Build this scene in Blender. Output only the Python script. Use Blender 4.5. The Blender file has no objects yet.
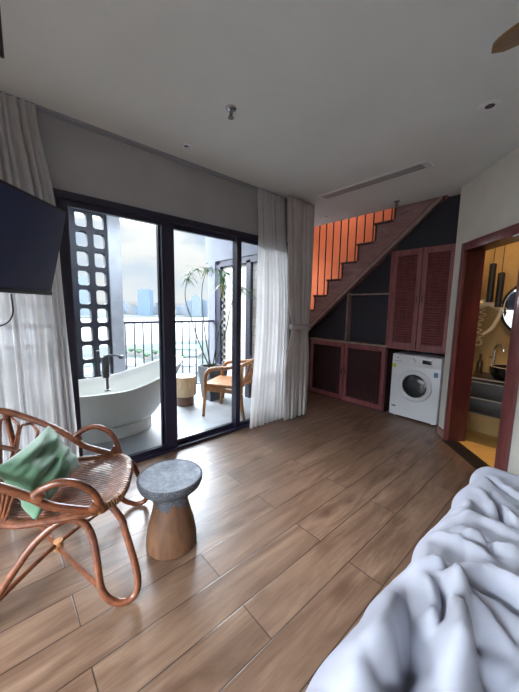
import bpy, bmesh, math, random
from mathutils import Vector, Matrix, noise
from math import sin, cos, pi, radians, sqrt

random.seed(7)
SC = bpy.context.scene
COL = SC.collection

# ------------------------------------------------------------------ camera
yaw, pitch, roll, FPX = radians(48.263), radians(7.258), radians(0.984), 296.6
fw = Vector((-sin(yaw) * cos(pitch), cos(yaw) * cos(pitch), -sin(pitch)))
rt0 = Vector((cos(yaw), sin(yaw), 0))
up0 = rt0.cross(fw)
rt = rt0 * cos(roll) + up0 * sin(roll)
up = -rt0 * sin(roll) + up0 * cos(roll)
cam_data = bpy.data.cameras.new('camera')
cam = bpy.data.objects.new('camera', cam_data)
COL.objects.link(cam)
cam_data.sensor_fit = 'HORIZONTAL'
cam_data.sensor_width = 36.0
cam_data.lens = 36.0 * FPX / 519.0
cam_data.clip_start = 0.02
cam_data.clip_end = 6000
M = Matrix((rt, up, -fw)).transposed().to_4x4()
M.translation = Vector((0, 0, 1.4))
cam.matrix_world = M
SC.camera = cam

# ------------------------------------------------------------------ view + world
SC.view_settings.view_transform = 'Standard'
SC.view_settings.look = 'None'
SC.view_settings.gamma = 1
SC.view_settings.use_curve_mapping = False
SC.view_settings.exposure = 0.95
SC.cycles.use_denoising = True
SC.cycles.max_bounces = 10
SC.cycles.diffuse_bounces = 6
SC.cycles.transparent_max_bounces = 24
SC.cycles.sample_clamp_indirect = 6.0
SC.cycles.caustics_reflective = False
SC.cycles.caustics_refractive = False

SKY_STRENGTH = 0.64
SKY_HIGH = 50.0           # extra sky brightness added above the visible band, to light the room
SKY_BEHIND = 3.4        # fill glow added to the unseen sky behind the camera


def lin(c):
    if isinstance(c, str):
        c = c.lstrip('#')
        c = [int(c[i:i + 2], 16) for i in (0, 2, 4)]
    o = []
    for v in c[:3]:
        v /= 255.0
        o.append(v / 12.92 if v <= 0.04045 else ((v + 0.055) / 1.055) ** 2.4)
    return (o[0], o[1], o[2], 1.0)


class NT:
    """tiny node-tree writer"""

    def __init__(s, tree):
        s.t = tree
        s.t.nodes.clear()

    def n(s, typ, ins=None, **props):
        nd = s.t.nodes.new(typ)
        for k, v in props.items():
            setattr(nd, k, v)
        for k, v in (ins or {}).items():
            sk = nd.inputs[k]
            if hasattr(v, 'is_output') or isinstance(v, bpy.types.NodeSocket):
                s.t.links.new(v, sk)
            else:
                sk.default_value = v
        return nd

    def math(s, op, a, b=None, c=None, clamp=False):
        d = {0: a}
        if b is not None:
            d[1] = b
        if c is not None:
            d[2] = c
        return s.n('ShaderNodeMath', d, operation=op, use_clamp=clamp).outputs[0]

    def mix(s, f, a, b, blend='MIX'):
        nd = s.n('ShaderNodeMix', None, data_type='RGBA', blend_type=blend)
        for idx, v in ((0, f), (6, a), (7, b)):
            if isinstance(v, bpy.types.NodeSocket):
                s.t.links.new(v, nd.inputs[idx])
            else:
                nd.inputs[idx].default_value = v
        return nd.outputs[2]

    def ramp(s, f, stops, interp='LINEAR'):
        nd = s.n('ShaderNodeValToRGB', {0: f})
        cr = nd.color_ramp
        cr.interpolation = interp
        while len(cr.elements) < len(stops):
            cr.elements.new(0.5)
        for e, (p, c) in zip(cr.elements, stops):
            e.position = p
            e.color = c if not isinstance(c, (int, float)) else (c, c, c, 1)
        return nd.outputs[0]


world = bpy.data.worlds.new('overcast_sky')
SC.world = world
world.use_nodes = True
w = NT(world.node_tree)
tc = w.n('ShaderNodeTexCoord').outputs['Generated']
sep = w.n('ShaderNodeSeparateXYZ', {0: tc})
zc = sep.outputs[2]
mp = w.n('ShaderNodeMapping', {'Vector': tc, 'Scale': (1.6, 1.6, 4.5), 'Location': (0.35, 0.2, 0.55)}).outputs[0]
nz = w.n('ShaderNodeTexNoise', {'Vector': mp, 'Scale': 2.1, 'Detail': 6.0, 'Roughness': 0.55}).outputs[0]
cloud = w.ramp(nz, [(0.40, 0.0), (0.56, 1.0)])
blue = w.ramp(zc, [(0.0, lin('#dfe3e8')), (0.10, lin('#cdd8e6')), (0.20, lin('#bccde4')), (0.5, lin('#b8c6da'))])
white = w.ramp(zc, [(0.0, lin('#dfe1e4')), (0.1, lin('#e3e3e4')), (0.2, lin('#f0f0f0')), (0.6, lin('#dfe2ea'))])
skyc = w.mix(cloud, blue, white)
ground = w.n('ShaderNodeRGB')
ground.outputs[0].default_value = lin('#8a8d8f')
up_f = w.ramp(w.math('ADD', w.math('MULTIPLY', zc, 30.0), 0.5), [(0.0, 0.0), (1.0, 1.0)])
skyc = w.mix(up_f, ground.outputs[0], skyc)
fill_dir = Vector((0.05, -0.97, 0.22)).normalized()  # aim of the added fill glow; the sky holds no sun
dt = w.n('ShaderNodeVectorMath', {0: tc, 1: fill_dir}, operation='DOT_PRODUCT').outputs['Value']
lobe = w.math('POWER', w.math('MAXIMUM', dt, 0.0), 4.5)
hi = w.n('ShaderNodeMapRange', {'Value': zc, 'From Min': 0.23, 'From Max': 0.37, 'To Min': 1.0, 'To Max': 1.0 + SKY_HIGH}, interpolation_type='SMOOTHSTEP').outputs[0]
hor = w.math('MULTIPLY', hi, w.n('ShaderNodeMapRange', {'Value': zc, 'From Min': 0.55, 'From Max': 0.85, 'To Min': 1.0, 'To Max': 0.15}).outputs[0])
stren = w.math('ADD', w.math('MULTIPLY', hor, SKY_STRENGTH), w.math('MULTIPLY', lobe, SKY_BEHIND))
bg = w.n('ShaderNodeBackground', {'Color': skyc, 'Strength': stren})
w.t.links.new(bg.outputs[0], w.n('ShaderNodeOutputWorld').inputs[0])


# ------------------------------------------------------------------ materials
MATS = {}


def mat(name, col, rough=0.6, metal=0.0, var=0.06, scale=8.0, bump=0.0, bscale=None, stretch=(1, 1, 1), spec=0.5, coat=0.0, sheen=0.0,
        emit=None, estr=0.0, trans=0.0):
    m = bpy.data.materials.new(name)
    m.use_nodes = True
    t = NT(m.node_tree)
    co = t.n('ShaderNodeTexCoord').outputs['Object']
    co = t.n('ShaderNodeMapping', {'Vector': co, 'Scale': stretch}).outputs[0]
    nz = t.n('ShaderNodeTexNoise', {'Vector': co, 'Scale': scale, 'Detail': 5.0, 'Roughness': 0.6}).outputs[0]
    c = lin(col)
    lo = tuple(max(0, v * (1 - 2.2 * var)) for v in c[:3]) + (1,)
    hi = tuple(min(1, v * (1 + 2.2 * var)) for v in c[:3]) + (1,)
    base = t.ramp(nz, [(0.28, lo), (0.72, hi)])
    p = t.n('ShaderNodeBsdfPrincipled', {'Base Color': base, 'Roughness': rough, 'Metallic': metal, 'Specular IOR Level': spec,
                                         'Coat Weight': coat, 'Sheen Weight': sheen})
    if emit:
        p.inputs['Emission Color'].default_value = lin(emit)
        p.inputs['Emission Strength'].default_value = estr
    if bump:
        bn = t.n('ShaderNodeTexNoise', {'Vector': co, 'Scale': bscale or scale * 4, 'Detail': 4.0}).outputs[0]
        b = t.n('ShaderNodeBump', {'Height': bn, 'Strength': bump, 'Distance': 0.01}).outputs[0]
        t.t.links.new(b, p.inputs['Normal'])
    out = t.n('ShaderNodeOutputMaterial')
    t.t.links.new(p.outputs[0], out.inputs[0])
    MATS[name] = m
    return m


def mat_glass(name, tint='#fbfdfc', refl=0.05):
    m = bpy.data.materials.new(name)
    m.use_nodes = True
    t = NT(m.node_tree)
    nz = t.n('ShaderNodeTexNoise', {'Scale': 3.0}).outputs[0]
    tr = t.n('ShaderNodeBsdfTransparent', {'Color': lin(tint)})
    gl = t.n('ShaderNodeBsdfGlossy', {'Color': (1, 1, 1, 1), 'Roughness': 0.02})
    lw = t.n('ShaderNodeLayerWeight', {'Blend': 0.25}).outputs['Fresnel']
    f = t.math('MULTIPLY', lw, t.math('ADD', 0.22, t.math('MULTIPLY', nz, 0.06)), clamp=True)
    mx = t.n('ShaderNodeMixShader', {0: f, 1: tr.outputs[0], 2: gl.outputs[0]})
    t.t.links.new(mx.outputs[0], t.n('ShaderNodeOutputMaterial').inputs[0])
    return m


def mat_cloth(name, col, transl=0.5, transp=0.0, var=0.05, weave=400.0):
    m = bpy.data.materials.new(name)
    m.use_nodes = True
    t = NT(m.node_tree)
    co = t.n('ShaderNodeTexCoord').outputs['Object']
    nz = t.n('ShaderNodeTexNoise', {'Vector': co, 'Scale': 6.0, 'Detail': 4.0}).outputs[0]
    wv = t.n('ShaderNodeTexNoise', {'Vector': co, 'Scale': weave, 'Detail': 1.0}).outputs[0]
    c = lin(col)
    base = t.ramp(nz, [(0.3, tuple(v * (1 - var) for v in c[:3]) + (1,)), (0.7, tuple(min(1, v * (1 + var)) for v in c[:3]) + (1,))])
    b = t.n('ShaderNodeBump', {'Height': wv, 'Strength': 0.08, 'Distance': 0.002}).outputs[0]
    d = t.n('ShaderNodeBsdfDiffuse', {'Color': base, 'Normal': b})
    tl = t.n('ShaderNodeBsdfTranslucent', {'Color': base, 'Normal': b})
    s = t.n('ShaderNodeMixShader', {0: transl, 1: d.outputs[0], 2: tl.outputs[0]}).outputs[0]
    if transp > 0:
        tp = t.n('ShaderNodeBsdfTransparent')
        s = t.n('ShaderNodeMixShader', {0: transp, 1: s, 2: tp.outputs[0]}).outputs[0]
    t.t.links.new(s, t.n('ShaderNodeOutputMaterial').inputs[0])
    return m


def mat_floor():
    m = bpy.data.materials.new('oak_planks')
    m.use_nodes = True
    t = NT(m.node_tree)
    g = t.n('ShaderNodeNewGeometry').outputs['Position']
    s = t.n('ShaderNodeSeparateXYZ', {0: g})
    X, Y = s.outputs[0], s.outputs[1]
    W, L = 0.195, 1.2
    u = t.math('DIVIDE', t.math('ADD', X, 0.77), W)
    row = t.math('FLOOR', u)
    fu = t.math('SUBTRACT', u, row)
    par = t.math('MULTIPLY', t.math('MODULO', t.math('ADD', row, 101.0), 2.0), 0.5)   # row -1 -> 100 -> even
    v = t.math('ADD', t.math('DIVIDE', t.math('SUBTRACT', Y, 0.785), L), par)
    pl = t.math('FLOOR', v)
    fv = t.math('SUBTRACT', v, pl)
    idv = t.n('ShaderNodeCombineXYZ', {0: row, 1: pl}).outputs[0]
    wn = t.n('ShaderNodeTexWhiteNoise', {'Vector': idv}, noise_dimensions='2D')
    r1 = wn.outputs['Value']
    # seams
    eu = t.math('MULTIPLY', t.math('MINIMUM', fu, t.math('SUBTRACT', 1.0, fu)), W)
    ev = t.math('MULTIPLY', t.math('MINIMUM', fv, t.math('SUBTRACT', 1.0, fv)), L)
    ed = t.math('MINIMUM', eu, ev)
    seam = t.ramp(t.math('DIVIDE', ed, 0.0045), [(0.2, 0.0), (0.8, 1.0)])
    # grain
    off = t.math('MULTIPLY', r1, 37.0)
    gc = t.n('ShaderNodeCombineXYZ', {0: t.math('ADD', t.math('MULTIPLY', X, 9.0), off), 1: t.math('ADD', t.math('MULTIPLY', Y, 1.3), off), 2: off}).outputs[0]
    g1 = t.n('ShaderNodeTexNoise', {'Vector': gc, 'Scale': 1.3, 'Detail': 6.0, 'Roughness': 0.6, 'Distortion': 0.8}).outputs[0]
    gf = t.n('ShaderNodeCombineXYZ', {0: t.math('ADD', t.math('MULTIPLY', X, 90.0), off), 1: t.math('MULTIPLY', Y, 4.0), 2: off}).outputs[0]
    g2 = t.n('ShaderNodeTexNoise', {'Vector': gf, 'Scale': 1.0, 'Detail': 4.0, 'Roughness': 0.7}).outputs[0]
    # knots
    kc = t.n('ShaderNodeCombineXYZ', {0: t.math('ADD', t.math('MULTIPLY', X, 5.0), off), 1: t.math('ADD', t.math('MULTIPLY', Y, 2.2), off), 2: 0.0}).outputs[0]
    kn = t.n('ShaderNodeTexNoise', {'Vector': kc, 'Scale': 2.0, 'Detail': 1.0}).outputs[0]
    kc2 = t.n('ShaderNodeVectorMath', {0: kc, 1: (0, 0, 0)}, operation='ADD').outputs[0]
    vo = t.n('ShaderNodeTexVoronoi', {'Vector': kc2, 'Scale': 0.85, 'Randomness': 1.0}).outputs['Distance']
    vd = t.math('ADD', vo, t.math('MULTIPLY', t.math('SUBTRACT', kn, 0.5), 0.35))
    knot = t.ramp(vd, [(0.02, 1.0), (0.11, 0.55), (0.26, 0.0)])
    c = t.ramp(g1, [(0.26, lin('#493527')), (0.43, lin('#6c5443')), (0.58, lin('#826855')), (0.76, lin('#9b806b'))])
    c = t.mix(t.math('MULTIPLY', t.ramp(g2, [(0.35, 1.0), (0.6, 0.0)]), 0.35), c, lin('#533a2a'))
    c = t.mix(t.math('MULTIPLY', r1, 0.5), c, lin('#6b5140'))
    c = t.mix(t.math('MULTIPLY', knot, 0.85), c, lin('#4a3123'))
    c = t.mix(seam, lin('#1f150e'), c)
    rg = t.math('ADD', 0.24, t.math('MULTIPLY', g2, 0.16))
    p = t.n('ShaderNodeBsdfPrincipled', {'Base Color': c, 'Roughness': rg, 'Specular IOR Level': 0.5})
    h = t.math('ADD', t.math('MULTIPLY', seam, 1.0), t.math('MULTIPLY', g2, 0.06))
    b = t.n('ShaderNodeBump', {'Height': h, 'Strength': 0.25, 'Distance': 0.003}).outputs[0]
    t.t.links.new(b, p.inputs['Normal'])
    t.t.links.new(p.outputs[0], t.n('ShaderNodeOutputMaterial').inputs[0])
    return m


def mat_wood(name, dark, light, rough=0.45, axis=(1, 1, 1), scale=14.0, coat=0.0):
    m = bpy.data.materials.new(name)
    m.use_nodes = True
    t = NT(m.node_tree)
    co = t.n('ShaderNodeTexCoord').outputs['Object']
    mp_ = t.n('ShaderNodeMapping', {'Vector': co, 'Scale': axis}).outputs[0]
    nz = t.n('ShaderNodeTexNoise', {'Vector': mp_, 'Scale': scale, 'Detail': 5.0, 'Roughness': 0.6, 'Distortion': 0.6}).outputs[0]
    c = t.ramp(nz, [(0.3, lin(dark)), (0.7, lin(light))])
    p = t.n('ShaderNodeBsdfPrincipled', {'Base Color': c, 'Roughness': rough, 'Coat Weight': coat})
    b = t.n('ShaderNodeBump', {'Height': nz, 'Strength': 0.12, 'Distance': 0.003}).outputs[0]
    t.t.links.new(b, p.inputs['Normal'])
    t.t.links.new(p.outputs[0], t.n('ShaderNodeOutputMaterial').inputs[0])
    return m


def mat_brick(name, c1, c2, mortar, sx=0.4, sz=0.12):
    m = bpy.data.materials.new(name)
    m.use_nodes = True
    t = NT(m.node_tree)
    s = t.n('ShaderNodeSeparateXYZ', {0: t.n('ShaderNodeNewGeometry').outputs['Position']})
    v = t.n('ShaderNodeCombineXYZ', {0: t.math('ADD', s.outputs[0], s.outputs[1]), 1: s.outputs[2]}).outputs[0]
    b = t.n('ShaderNodeTexBrick', {'Vector': v, 'Color1': lin(c1), 'Color2': lin(c2), 'Mortar': lin(mortar), 'Scale': 1.0,
                                   'Mortar Size': 0.006, 'Brick Width': sx, 'Row Height': sz})
    p = t.n('ShaderNodeBsdfPrincipled', {'Base Color': b.outputs[0], 'Roughness': 0.8})
    bp = t.n('ShaderNodeBump', {'Height': t.math('SUBTRACT', 1.0, b.outputs[1]), 'Strength': 0.4, 'Distance': 0.01}).outputs[0]
    t.t.links.new(bp, p.inputs['Normal'])
    t.t.links.new(p.outputs[0], t.n('ShaderNodeOutputMaterial').inputs[0])
    return m


def mat_stool_top(name, dark, mid_, pale):
    dark, mid_, pale = lin(dark), lin(mid_), lin(pale)
    m = bpy.data.materials.new(name)
    m.use_nodes = True
    t = NT(m.node_tree)
    co = t.n('ShaderNodeTexCoord').outputs['Object']
    n1 = t.n('ShaderNodeTexNoise', {'Vector': co, 'Scale': 9.0, 'Detail': 8.0, 'Roughness': 0.75}).outputs[0]
    n2 = t.n('ShaderNodeTexNoise', {'Vector': co, 'Scale': 160.0, 'Detail': 2.0}).outputs[0]
    c = t.ramp(n1, [(0.32, dark), (0.5, mid_), (0.68, pale)])
    c = t.mix(t.ramp(n2, [(0.55, 0.0), (0.72, 0.5)]), c, lin('#a3a6ab'))
    p = t.n('ShaderNodeBsdfPrincipled', {'Base Color': c, 'Roughness': 0.75})
    b = t.n('ShaderNodeBump', {'Height': n2, 'Strength': 0.2, 'Distance': 0.003}).outputs[0]
    t.t.links.new(b, p.inputs['Normal'])
    t.t.links.new(p.outputs[0], t.n('ShaderNodeOutputMaterial').inputs[0])
    return m


M_ = dict(
    floor=mat_floor(),
    ceiling=mat('ceiling_plaster', '#d6dcdb', 0.9, var=0.02, scale=2.0, bump=0.05, bscale=60),
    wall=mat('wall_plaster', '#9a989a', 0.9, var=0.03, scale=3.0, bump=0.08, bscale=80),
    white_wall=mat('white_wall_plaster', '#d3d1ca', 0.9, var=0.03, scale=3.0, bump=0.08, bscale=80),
    orange=mat('orange_wall_paint', '#c4693f', 0.85, var=0.05, scale=2.5, bump=0.08, bscale=60),
    navy=mat('navy_panel', '#1d1c27', 0.7, var=0.08, scale=3.0),
    frame=mat('dark_aluminium', '#1e1c30', 0.4, var=0.05, scale=12, spec=0.5),
    glass=mat_glass('window_glass'),
    sheer=mat_cloth('sheer_voile', '#e2e0e0', 0.55, 0.28),
    drape=mat_cloth('grey_drape', '#c6bfbd', 0.25, 0.0),
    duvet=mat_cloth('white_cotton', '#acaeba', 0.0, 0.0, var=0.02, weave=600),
    rattan=mat_wood('rattan_cane', '#4a2312', '#80482a', 0.38, (6, 6, 6), 4.0, coat=0.25),
    rattan_dark=mat_wood('rattan_seat_cane', '#552a1a', '#94583a', 0.42, (6, 6, 6), 4.0, coat=0.15),
    wrap=mat_wood('rattan_binding', '#9a6238', '#cf9a68', 0.45, (20, 20, 20), 6.0),
    cushion=mat('green_velvet', '#557b5d', 0.75, var=0.10, scale=10, bump=0.1, bscale=200, sheen=0.5),
    stool_top=mat_stool_top('charcoal_paint', '#35373d', '#43464d', '#5c5f67'),
    stool_dish=mat_stool_top('dusty_sheen_paint', '#585c65', '#787e89', '#9ea4ae'),  # dusty pale grey, with window sheen put into the colour
    stool_wood=mat_wood('stool_wood', '#4c3424', '#755138', 0.5, (4, 4, 1), 5.0),
    mahogany=mat_wood('mahogany', '#68383a', '#8e5254', 0.42, (3, 3, 0.6), 8.0),
    mahogany_door=mat_wood('mahogany_door_frame', '#643536', '#824848', 0.3, (3, 3, 0.5), 8.0, coat=0.3),
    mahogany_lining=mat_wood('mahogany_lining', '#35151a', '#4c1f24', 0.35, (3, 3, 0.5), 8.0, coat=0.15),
    mahogany_dark=mat('mahogany_dark', '#432226', 0.6, var=0.1, scale=12),
    stair_wood=mat_wood('stair_timber', '#795b5a', '#9a7a76', 0.5, (1, 3, 3), 6.0),
    stair_dark=mat_wood('stair_dark', '#3b2324', '#55332f', 0.5, (1, 3, 3), 6.0),
    strip=mat_wood('shelf_edge', '#7d6560', '#a08a82', 0.5, (2, 2, 2), 6.0),
    black=mat('black_metal', '#17171b', 0.45, var=0.05, scale=20),
    black_gloss=mat('black_gloss', '#0d0e12', 0.12, var=0.02),
    tvscreen=mat('tv_screen', '#2a3250', 0.3, var=0.02, spec=0.6),  # navy lightened to hold the room's reflection in the base colour
    white_enamel=mat('white_enamel', '#dcdfe6', 0.3, var=0.01, scale=4),
    white_plastic=mat('white_plastic', '#d8dae0', 0.4, var=0.01, scale=4),
    grey_plastic=mat('grey_plastic', '#8d9097', 0.4, var=0.03),
    drum_glass=mat('washer_glass', '#2b2d33', 0.12, var=0.15, scale=14),
    chrome=mat('chrome', '#c9ccd1', 0.15, metal=1.0, var=0.02),
    steel=mat('brushed_steel', '#6f7075', 0.35, metal=1.0, var=0.03),
    tub=mat('tub_composite', '#e4e4df', 0.35, var=0.01, scale=3),
    balcony=mat('balcony_screed', '#a3a6ab', 0.55, var=0.06, scale=3.0, bump=0.05, bscale=40),
    concrete=mat('painted_concrete', '#989ca5', 0.8, var=0.08, scale=6, bump=0.1, bscale=50),
    header_dimmed=mat('header_dimmed', '#5c5e68', 0.8, var=0.06, scale=5, bump=0.1, bscale=50),  # copy of the concrete, darkened to offset strong light on the header
    screen_block=mat('screen_block_paint', '#20222b', 0.8, var=0.1, scale=6, bump=0.1, bscale=50),
    brick=mat_brick('white_brick', '#c4c2ba', '#b6b4ac', '#9c9a92', 0.5, 0.14),
    teak=mat_wood('teak', '#8a562d', '#b57d48', 0.45, (3, 3, 3), 6.0),
    pale_wood=mat_wood('pale_timber', '#b39572', '#d0b898', 0.5, (3, 3, 1), 6.0),
    dark_wood=mat_wood('dark_timber', '#4b3329', '#6e4d3d', 0.5, (2, 2, 2), 6.0),
    pot=mat('grey_planter', '#45474d', 0.7, var=0.08, scale=8, bump=0.1),
    soil=mat('soil', '#2e2620', 0.95, var=0.3, scale=40),
    stem=mat('plant_stem', '#434d36', 0.6, var=0.1, scale=20),
    leaf=mat('plant_leaf', '#3a5a2b', 0.5, var=0.2, scale=14),
    leaf_y=mat('plant_leaf_yellow', '#807c26', 0.5, var=0.2, scale=14),
    tan=mat('bathroom_plaster', '#a58a5c', 0.8, var=0.08, scale=3, bump=0.1, bscale=40),
    bath_floor=mat('bathroom_tile', '#c39a57', 0.5, var=0.08, scale=4),
    stone=mat('dark_stone', '#1f1b1a', 0.35, var=0.15, scale=20),
    vanity=mat('dark_vanity', '#191614', 0.4, var=0.08, scale=6),
    vanity_edge=mat('vanity_edge', '#9a8f7c', 0.35, var=0.05),
    mirror=mat('mirror_glass', '#dfe6ea', 0.03, metal=1.0, var=0.0),
    cream=mat('cream_plastic', '#e0d3b4', 0.4, var=0.03),
    fan_wood=mat_wood('fan_blade_wood', '#5c4426', '#8a693c', 0.4, (1, 6, 6), 3.0),
    lamp_glow=mat('lamp_glow', '#fff2d8', 0.5, emit='#fff0d6', estr=6.0),
    grey_metal=mat('vent_grey', '#9a9a9a', 0.5, var=0.03),
    vent_dark=mat('vent_dark', '#4c4a4a', 0.7, var=0.05),
    bottle=mat('dark_bottle', '#3a2c20', 0.2, var=0.1),
    lime=mat('lime_sticker', '#b9c24a', 0.5, var=0.05),
    bluepaper=mat('blue_sticker', '#5d7fa6', 0.5, var=0.05),
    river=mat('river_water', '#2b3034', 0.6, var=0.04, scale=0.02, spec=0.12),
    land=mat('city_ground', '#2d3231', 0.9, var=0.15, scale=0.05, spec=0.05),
    tower=mat('tower_glass', '#33424f', 0.4, var=0.08, scale=0.05),  # tower blues carry distance haze in their colour
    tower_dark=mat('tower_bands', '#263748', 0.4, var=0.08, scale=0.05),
    hazy_block=mat('hazy_render', '#3d434a', 0.8, var=0.05, scale=0.05),  # blue-grey of distance haze put into the wall colour
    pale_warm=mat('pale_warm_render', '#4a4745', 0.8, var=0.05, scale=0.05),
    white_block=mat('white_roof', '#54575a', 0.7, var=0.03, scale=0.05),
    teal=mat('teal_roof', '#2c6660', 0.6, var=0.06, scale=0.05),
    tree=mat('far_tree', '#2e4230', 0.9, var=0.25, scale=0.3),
)


# ------------------------------------------------------------------ mesh helpers
XF = {}          # world matrices of things


def new_bm():
    return bmesh.new()


def box(bm, lo, hi, mtx=None, bev=0.0, seg=2):
    b = bmesh.new()
    bmesh.ops.create_cube(b, size=1.0)
    c = [(lo[i] + hi[i]) / 2 for i in range(3)]
    d = [abs(hi[i] - lo[i]) for i in range(3)]
    for v in b.verts:
        v.co = Vector((v.co[i] * d[i] + c[i] for i in range(3)))
    if bev > 0:
        bmesh.ops.bevel(b, geom=b.edges[:], offset=min(bev, min(d) * 0.45), segments=seg, affect='EDGES', profile=0.5)
    if mtx is not None:
        b.transform(mtx)
    merge(bm, b)


def merge(bm, b):
    me = bpy.data.meshes.new('tmp')
    b.to_mesh(me)
    b.free()
    bm.from_mesh(me)
    bpy.data.meshes.remove(me)


def smooth_path(pts, n=6, closed=False):
    """Catmull-Rom through the points"""
    P = [Vector(p) for p in pts]
    N = len(P)
    out = []
    rng = range(N) if closed else range(N - 1)
    for i in rng:
        if closed:
            a, b, c, d = P[(i - 1) % N], P[i], P[(i + 1) % N], P[(i + 2) % N]
        else:
            b, c = P[i], P[i + 1]
            a = P[i - 1] if i > 0 else b + (b - c)
            d = P[i + 2] if i + 2 < N else c + (c - b)
        for k in range(n):
            t = k / n
            out.append(0.5 * ((2 * b) + (c - a) * t + (2 * a - 5 * b + 4 * c - d) * t * t + (3 * b - a - 3 * c + d) * t ** 3))
    if not closed:
        out.append(P[-1].copy())
    return out


def tube(bm, pts, r, segs=10, closed=False, n=6, smooth=True, mtx=None, flat=1.0):
    P = smooth_path(pts, n, closed) if smooth and len(pts) > 2 else [Vector(p) for p in pts]
    if mtx is not None:
        P = [mtx @ p for p in P]
    N = len(P)
    rad = r if callable(r) else (lambda t: r)
    rings = []
    prev = None
    for i in range(N):
        if closed:
            tg = P[(i + 1) % N] - P[i - 1]
        else:
            tg = P[min(i + 1, N - 1)] - P[max(i - 1, 0)]
        if tg.length < 1e-9:
            tg = Vector((0, 0, 1))
        tg.normalize()
        if prev is None:
            ref = Vector((0, 0, 1)) if abs(tg.z) < 0.9 else Vector((1, 0, 0))
            u = tg.cross(ref).normalized()
        else:
            u = (prev - tg * prev.dot(tg))
            u = u.normalized() if u.length > 1e-6 else tg.orthogonal().normalized()
        prev = u
        v = tg.cross(u)
        rr = rad(i / max(1, N - 1))
        rings.append([bm.verts.new(P[i] + (u * cos(2 * pi * k / segs) + v * sin(2 * pi * k / segs) * flat) * rr) for k in range(segs)])
    M_n = N if closed else N - 1
    for i in range(M_n):
        A, B = rings[i], rings[(i + 1) % N]
        sh = 0
        if closed and i == N - 1:
            best = 1e9
            for s in range(segs):
                d = (A[0].co - B[s].co).length
                if d < best:
                    best, sh = d, s
        for k in range(segs):
            bm.faces.new((A[k], A[(k + 1) % segs], B[(k + 1 + sh) % segs], B[(k + sh) % segs]))
    if not closed:
        bm.faces.new(rings[0][::-1])
        bm.faces.new(rings[-1])


def lathe(bm, prof, segs=32, c=(0, 0, 0), sx=1.0, sy=1.0, cap=True, mtx=None):
    """prof: list of (r, z)"""
    b = bmesh.new()
    rings = []
    for (r, z) in prof:
        if r < 1e-6:
            rings.append([b.verts.new((0, 0, z))])
        else:
            rings.append([b.verts.new((r * sx * cos(2 * pi * k / segs), r * sy * sin(2 * pi * k / segs), z)) for k in range(segs)])
    for A, B in zip(rings[:-1], rings[1:]):
        for k in range(segs):
            k2 = (k + 1) % segs
            if len(A) == 1 and len(B) == 1:
                continue
            if len(A) == 1:
                b.faces.new((A[0], B[k], B[k2]))
            elif len(B) == 1:
                b.faces.new((A[k], B[0], A[k2]))
            else:
                b.faces.new((A[k], A[k2], B[k2], B[k]))
    if cap:
        if len(rings[0]) > 1:
            b.faces.new(rings[0][::-1])
        if len(rings[-1]) > 1:
            b.faces.new(rings[-1])
    bmesh.ops.recalc_face_normals(b, faces=b.faces[:])
    if mtx is not None:
        b.transform(mtx)
    b.transform(Matrix.Translation(Vector(c)))
    merge(bm, b)


def prism(bm, poly, z0, z1, plane='XY'):
    """extruded polygon; plane XY -> z0..z1 along Z ; XZ -> y0..y1 along Y ; YZ -> x0..x1 along X"""
    def P(a, b, c):
        return {'XY': (a, b, c), 'XZ': (a, c, b), 'YZ': (c, a, b)}[plane]
    b = bmesh.new()
    A = [b.verts.new(P(p[0], p[1], z0)) for p in poly]
    B = [b.verts.new(P(p[0], p[1], z1)) for p in poly]
    b.faces.new(A)
    b.faces.new(B[::-1])
    n = len(poly)
    for i in range(n):
        b.faces.new((A[i], B[i], B[(i + 1) % n], A[(i + 1) % n]))
    bmesh.ops.recalc_face_normals(b, faces=b.faces[:])
    merge(bm, b)


def finish(name, bm, m, parent=None, sharp=0.6, solid=0.0, subsurf=0):
    if parent is not None:
        bm.transform(XF[parent.name].inverted())
    me = bpy.data.meshes.new(name)
    bm.to_mesh(me)
    bm.free()
    me.polygons.foreach_set('use_smooth', [True] * len(me.polygons))
    me.set_sharp_from_angle(angle=sharp)
    for mm in (m if isinstance(m, (list, tuple)) else [m]):
        me.materials.append(mm)
    o = bpy.data.objects.new(name, me)
    COL.objects.link(o)
    if parent is not None:
        o.parent = parent
        XF[o.name] = XF[parent.name].copy()
    else:
        XF[o.name] = Matrix.Identity(4)
    if solid:
        md = o.modifiers.new('thickness', 'SOLIDIFY')
        md.thickness = solid
        md.offset = 0
    if subsurf:
        md = o.modifiers.new('smooth', 'SUBSURF')
        md.levels = md.render_levels = subsurf
    return o


def tag(o, label, cat, group=None, kind=None):
    o['label'] = label
    o['category'] = cat
    if group:
        o['group'] = group
    if kind:
        o['kind'] = kind
    return o


def thing(name, label, cat, loc=(0, 0, 0), rz=0.0, group=None):
    o = bpy.data.objects.new(name, None)
    COL.objects.link(o)
    o.empty_display_size = 0.05
    o.location = loc
    o.rotation_euler = (0, 0, rz)
    XF[o.name] = Matrix.Translation(Vector(loc)) @ Matrix.Rotation(rz, 4, 'Z')
    return tag(o, label, cat, group)


def struct(name, bm, m, parent=None, **k):
    o = finish(name, bm, m, parent, **k)
    if parent is None:
        o['kind'] = 'structure'
    return o


def sbox(name, lo, hi, m, parent=None, bev=0.0):
    bm = new_bm()
    box(bm, lo, hi, bev=bev)
    return struct(name, bm, m, parent)


# ------------------------------------------------------------------ layout constants
XW = -2.604      # inner face of the window wall
YS = 3.92        # plane of the stair front and built-in cupboards
ZC = 2.69        # ceiling
YE = 3.15        # end of the window wall (alcove beyond)
AD = Vector((-1.05 - 0.018, 3.76 - 0.017, 0))   # start of the slanted wall
ED = Vector((0.682, -0.731, 0))
ND = Vector((-0.731, -0.682, 0))


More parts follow.
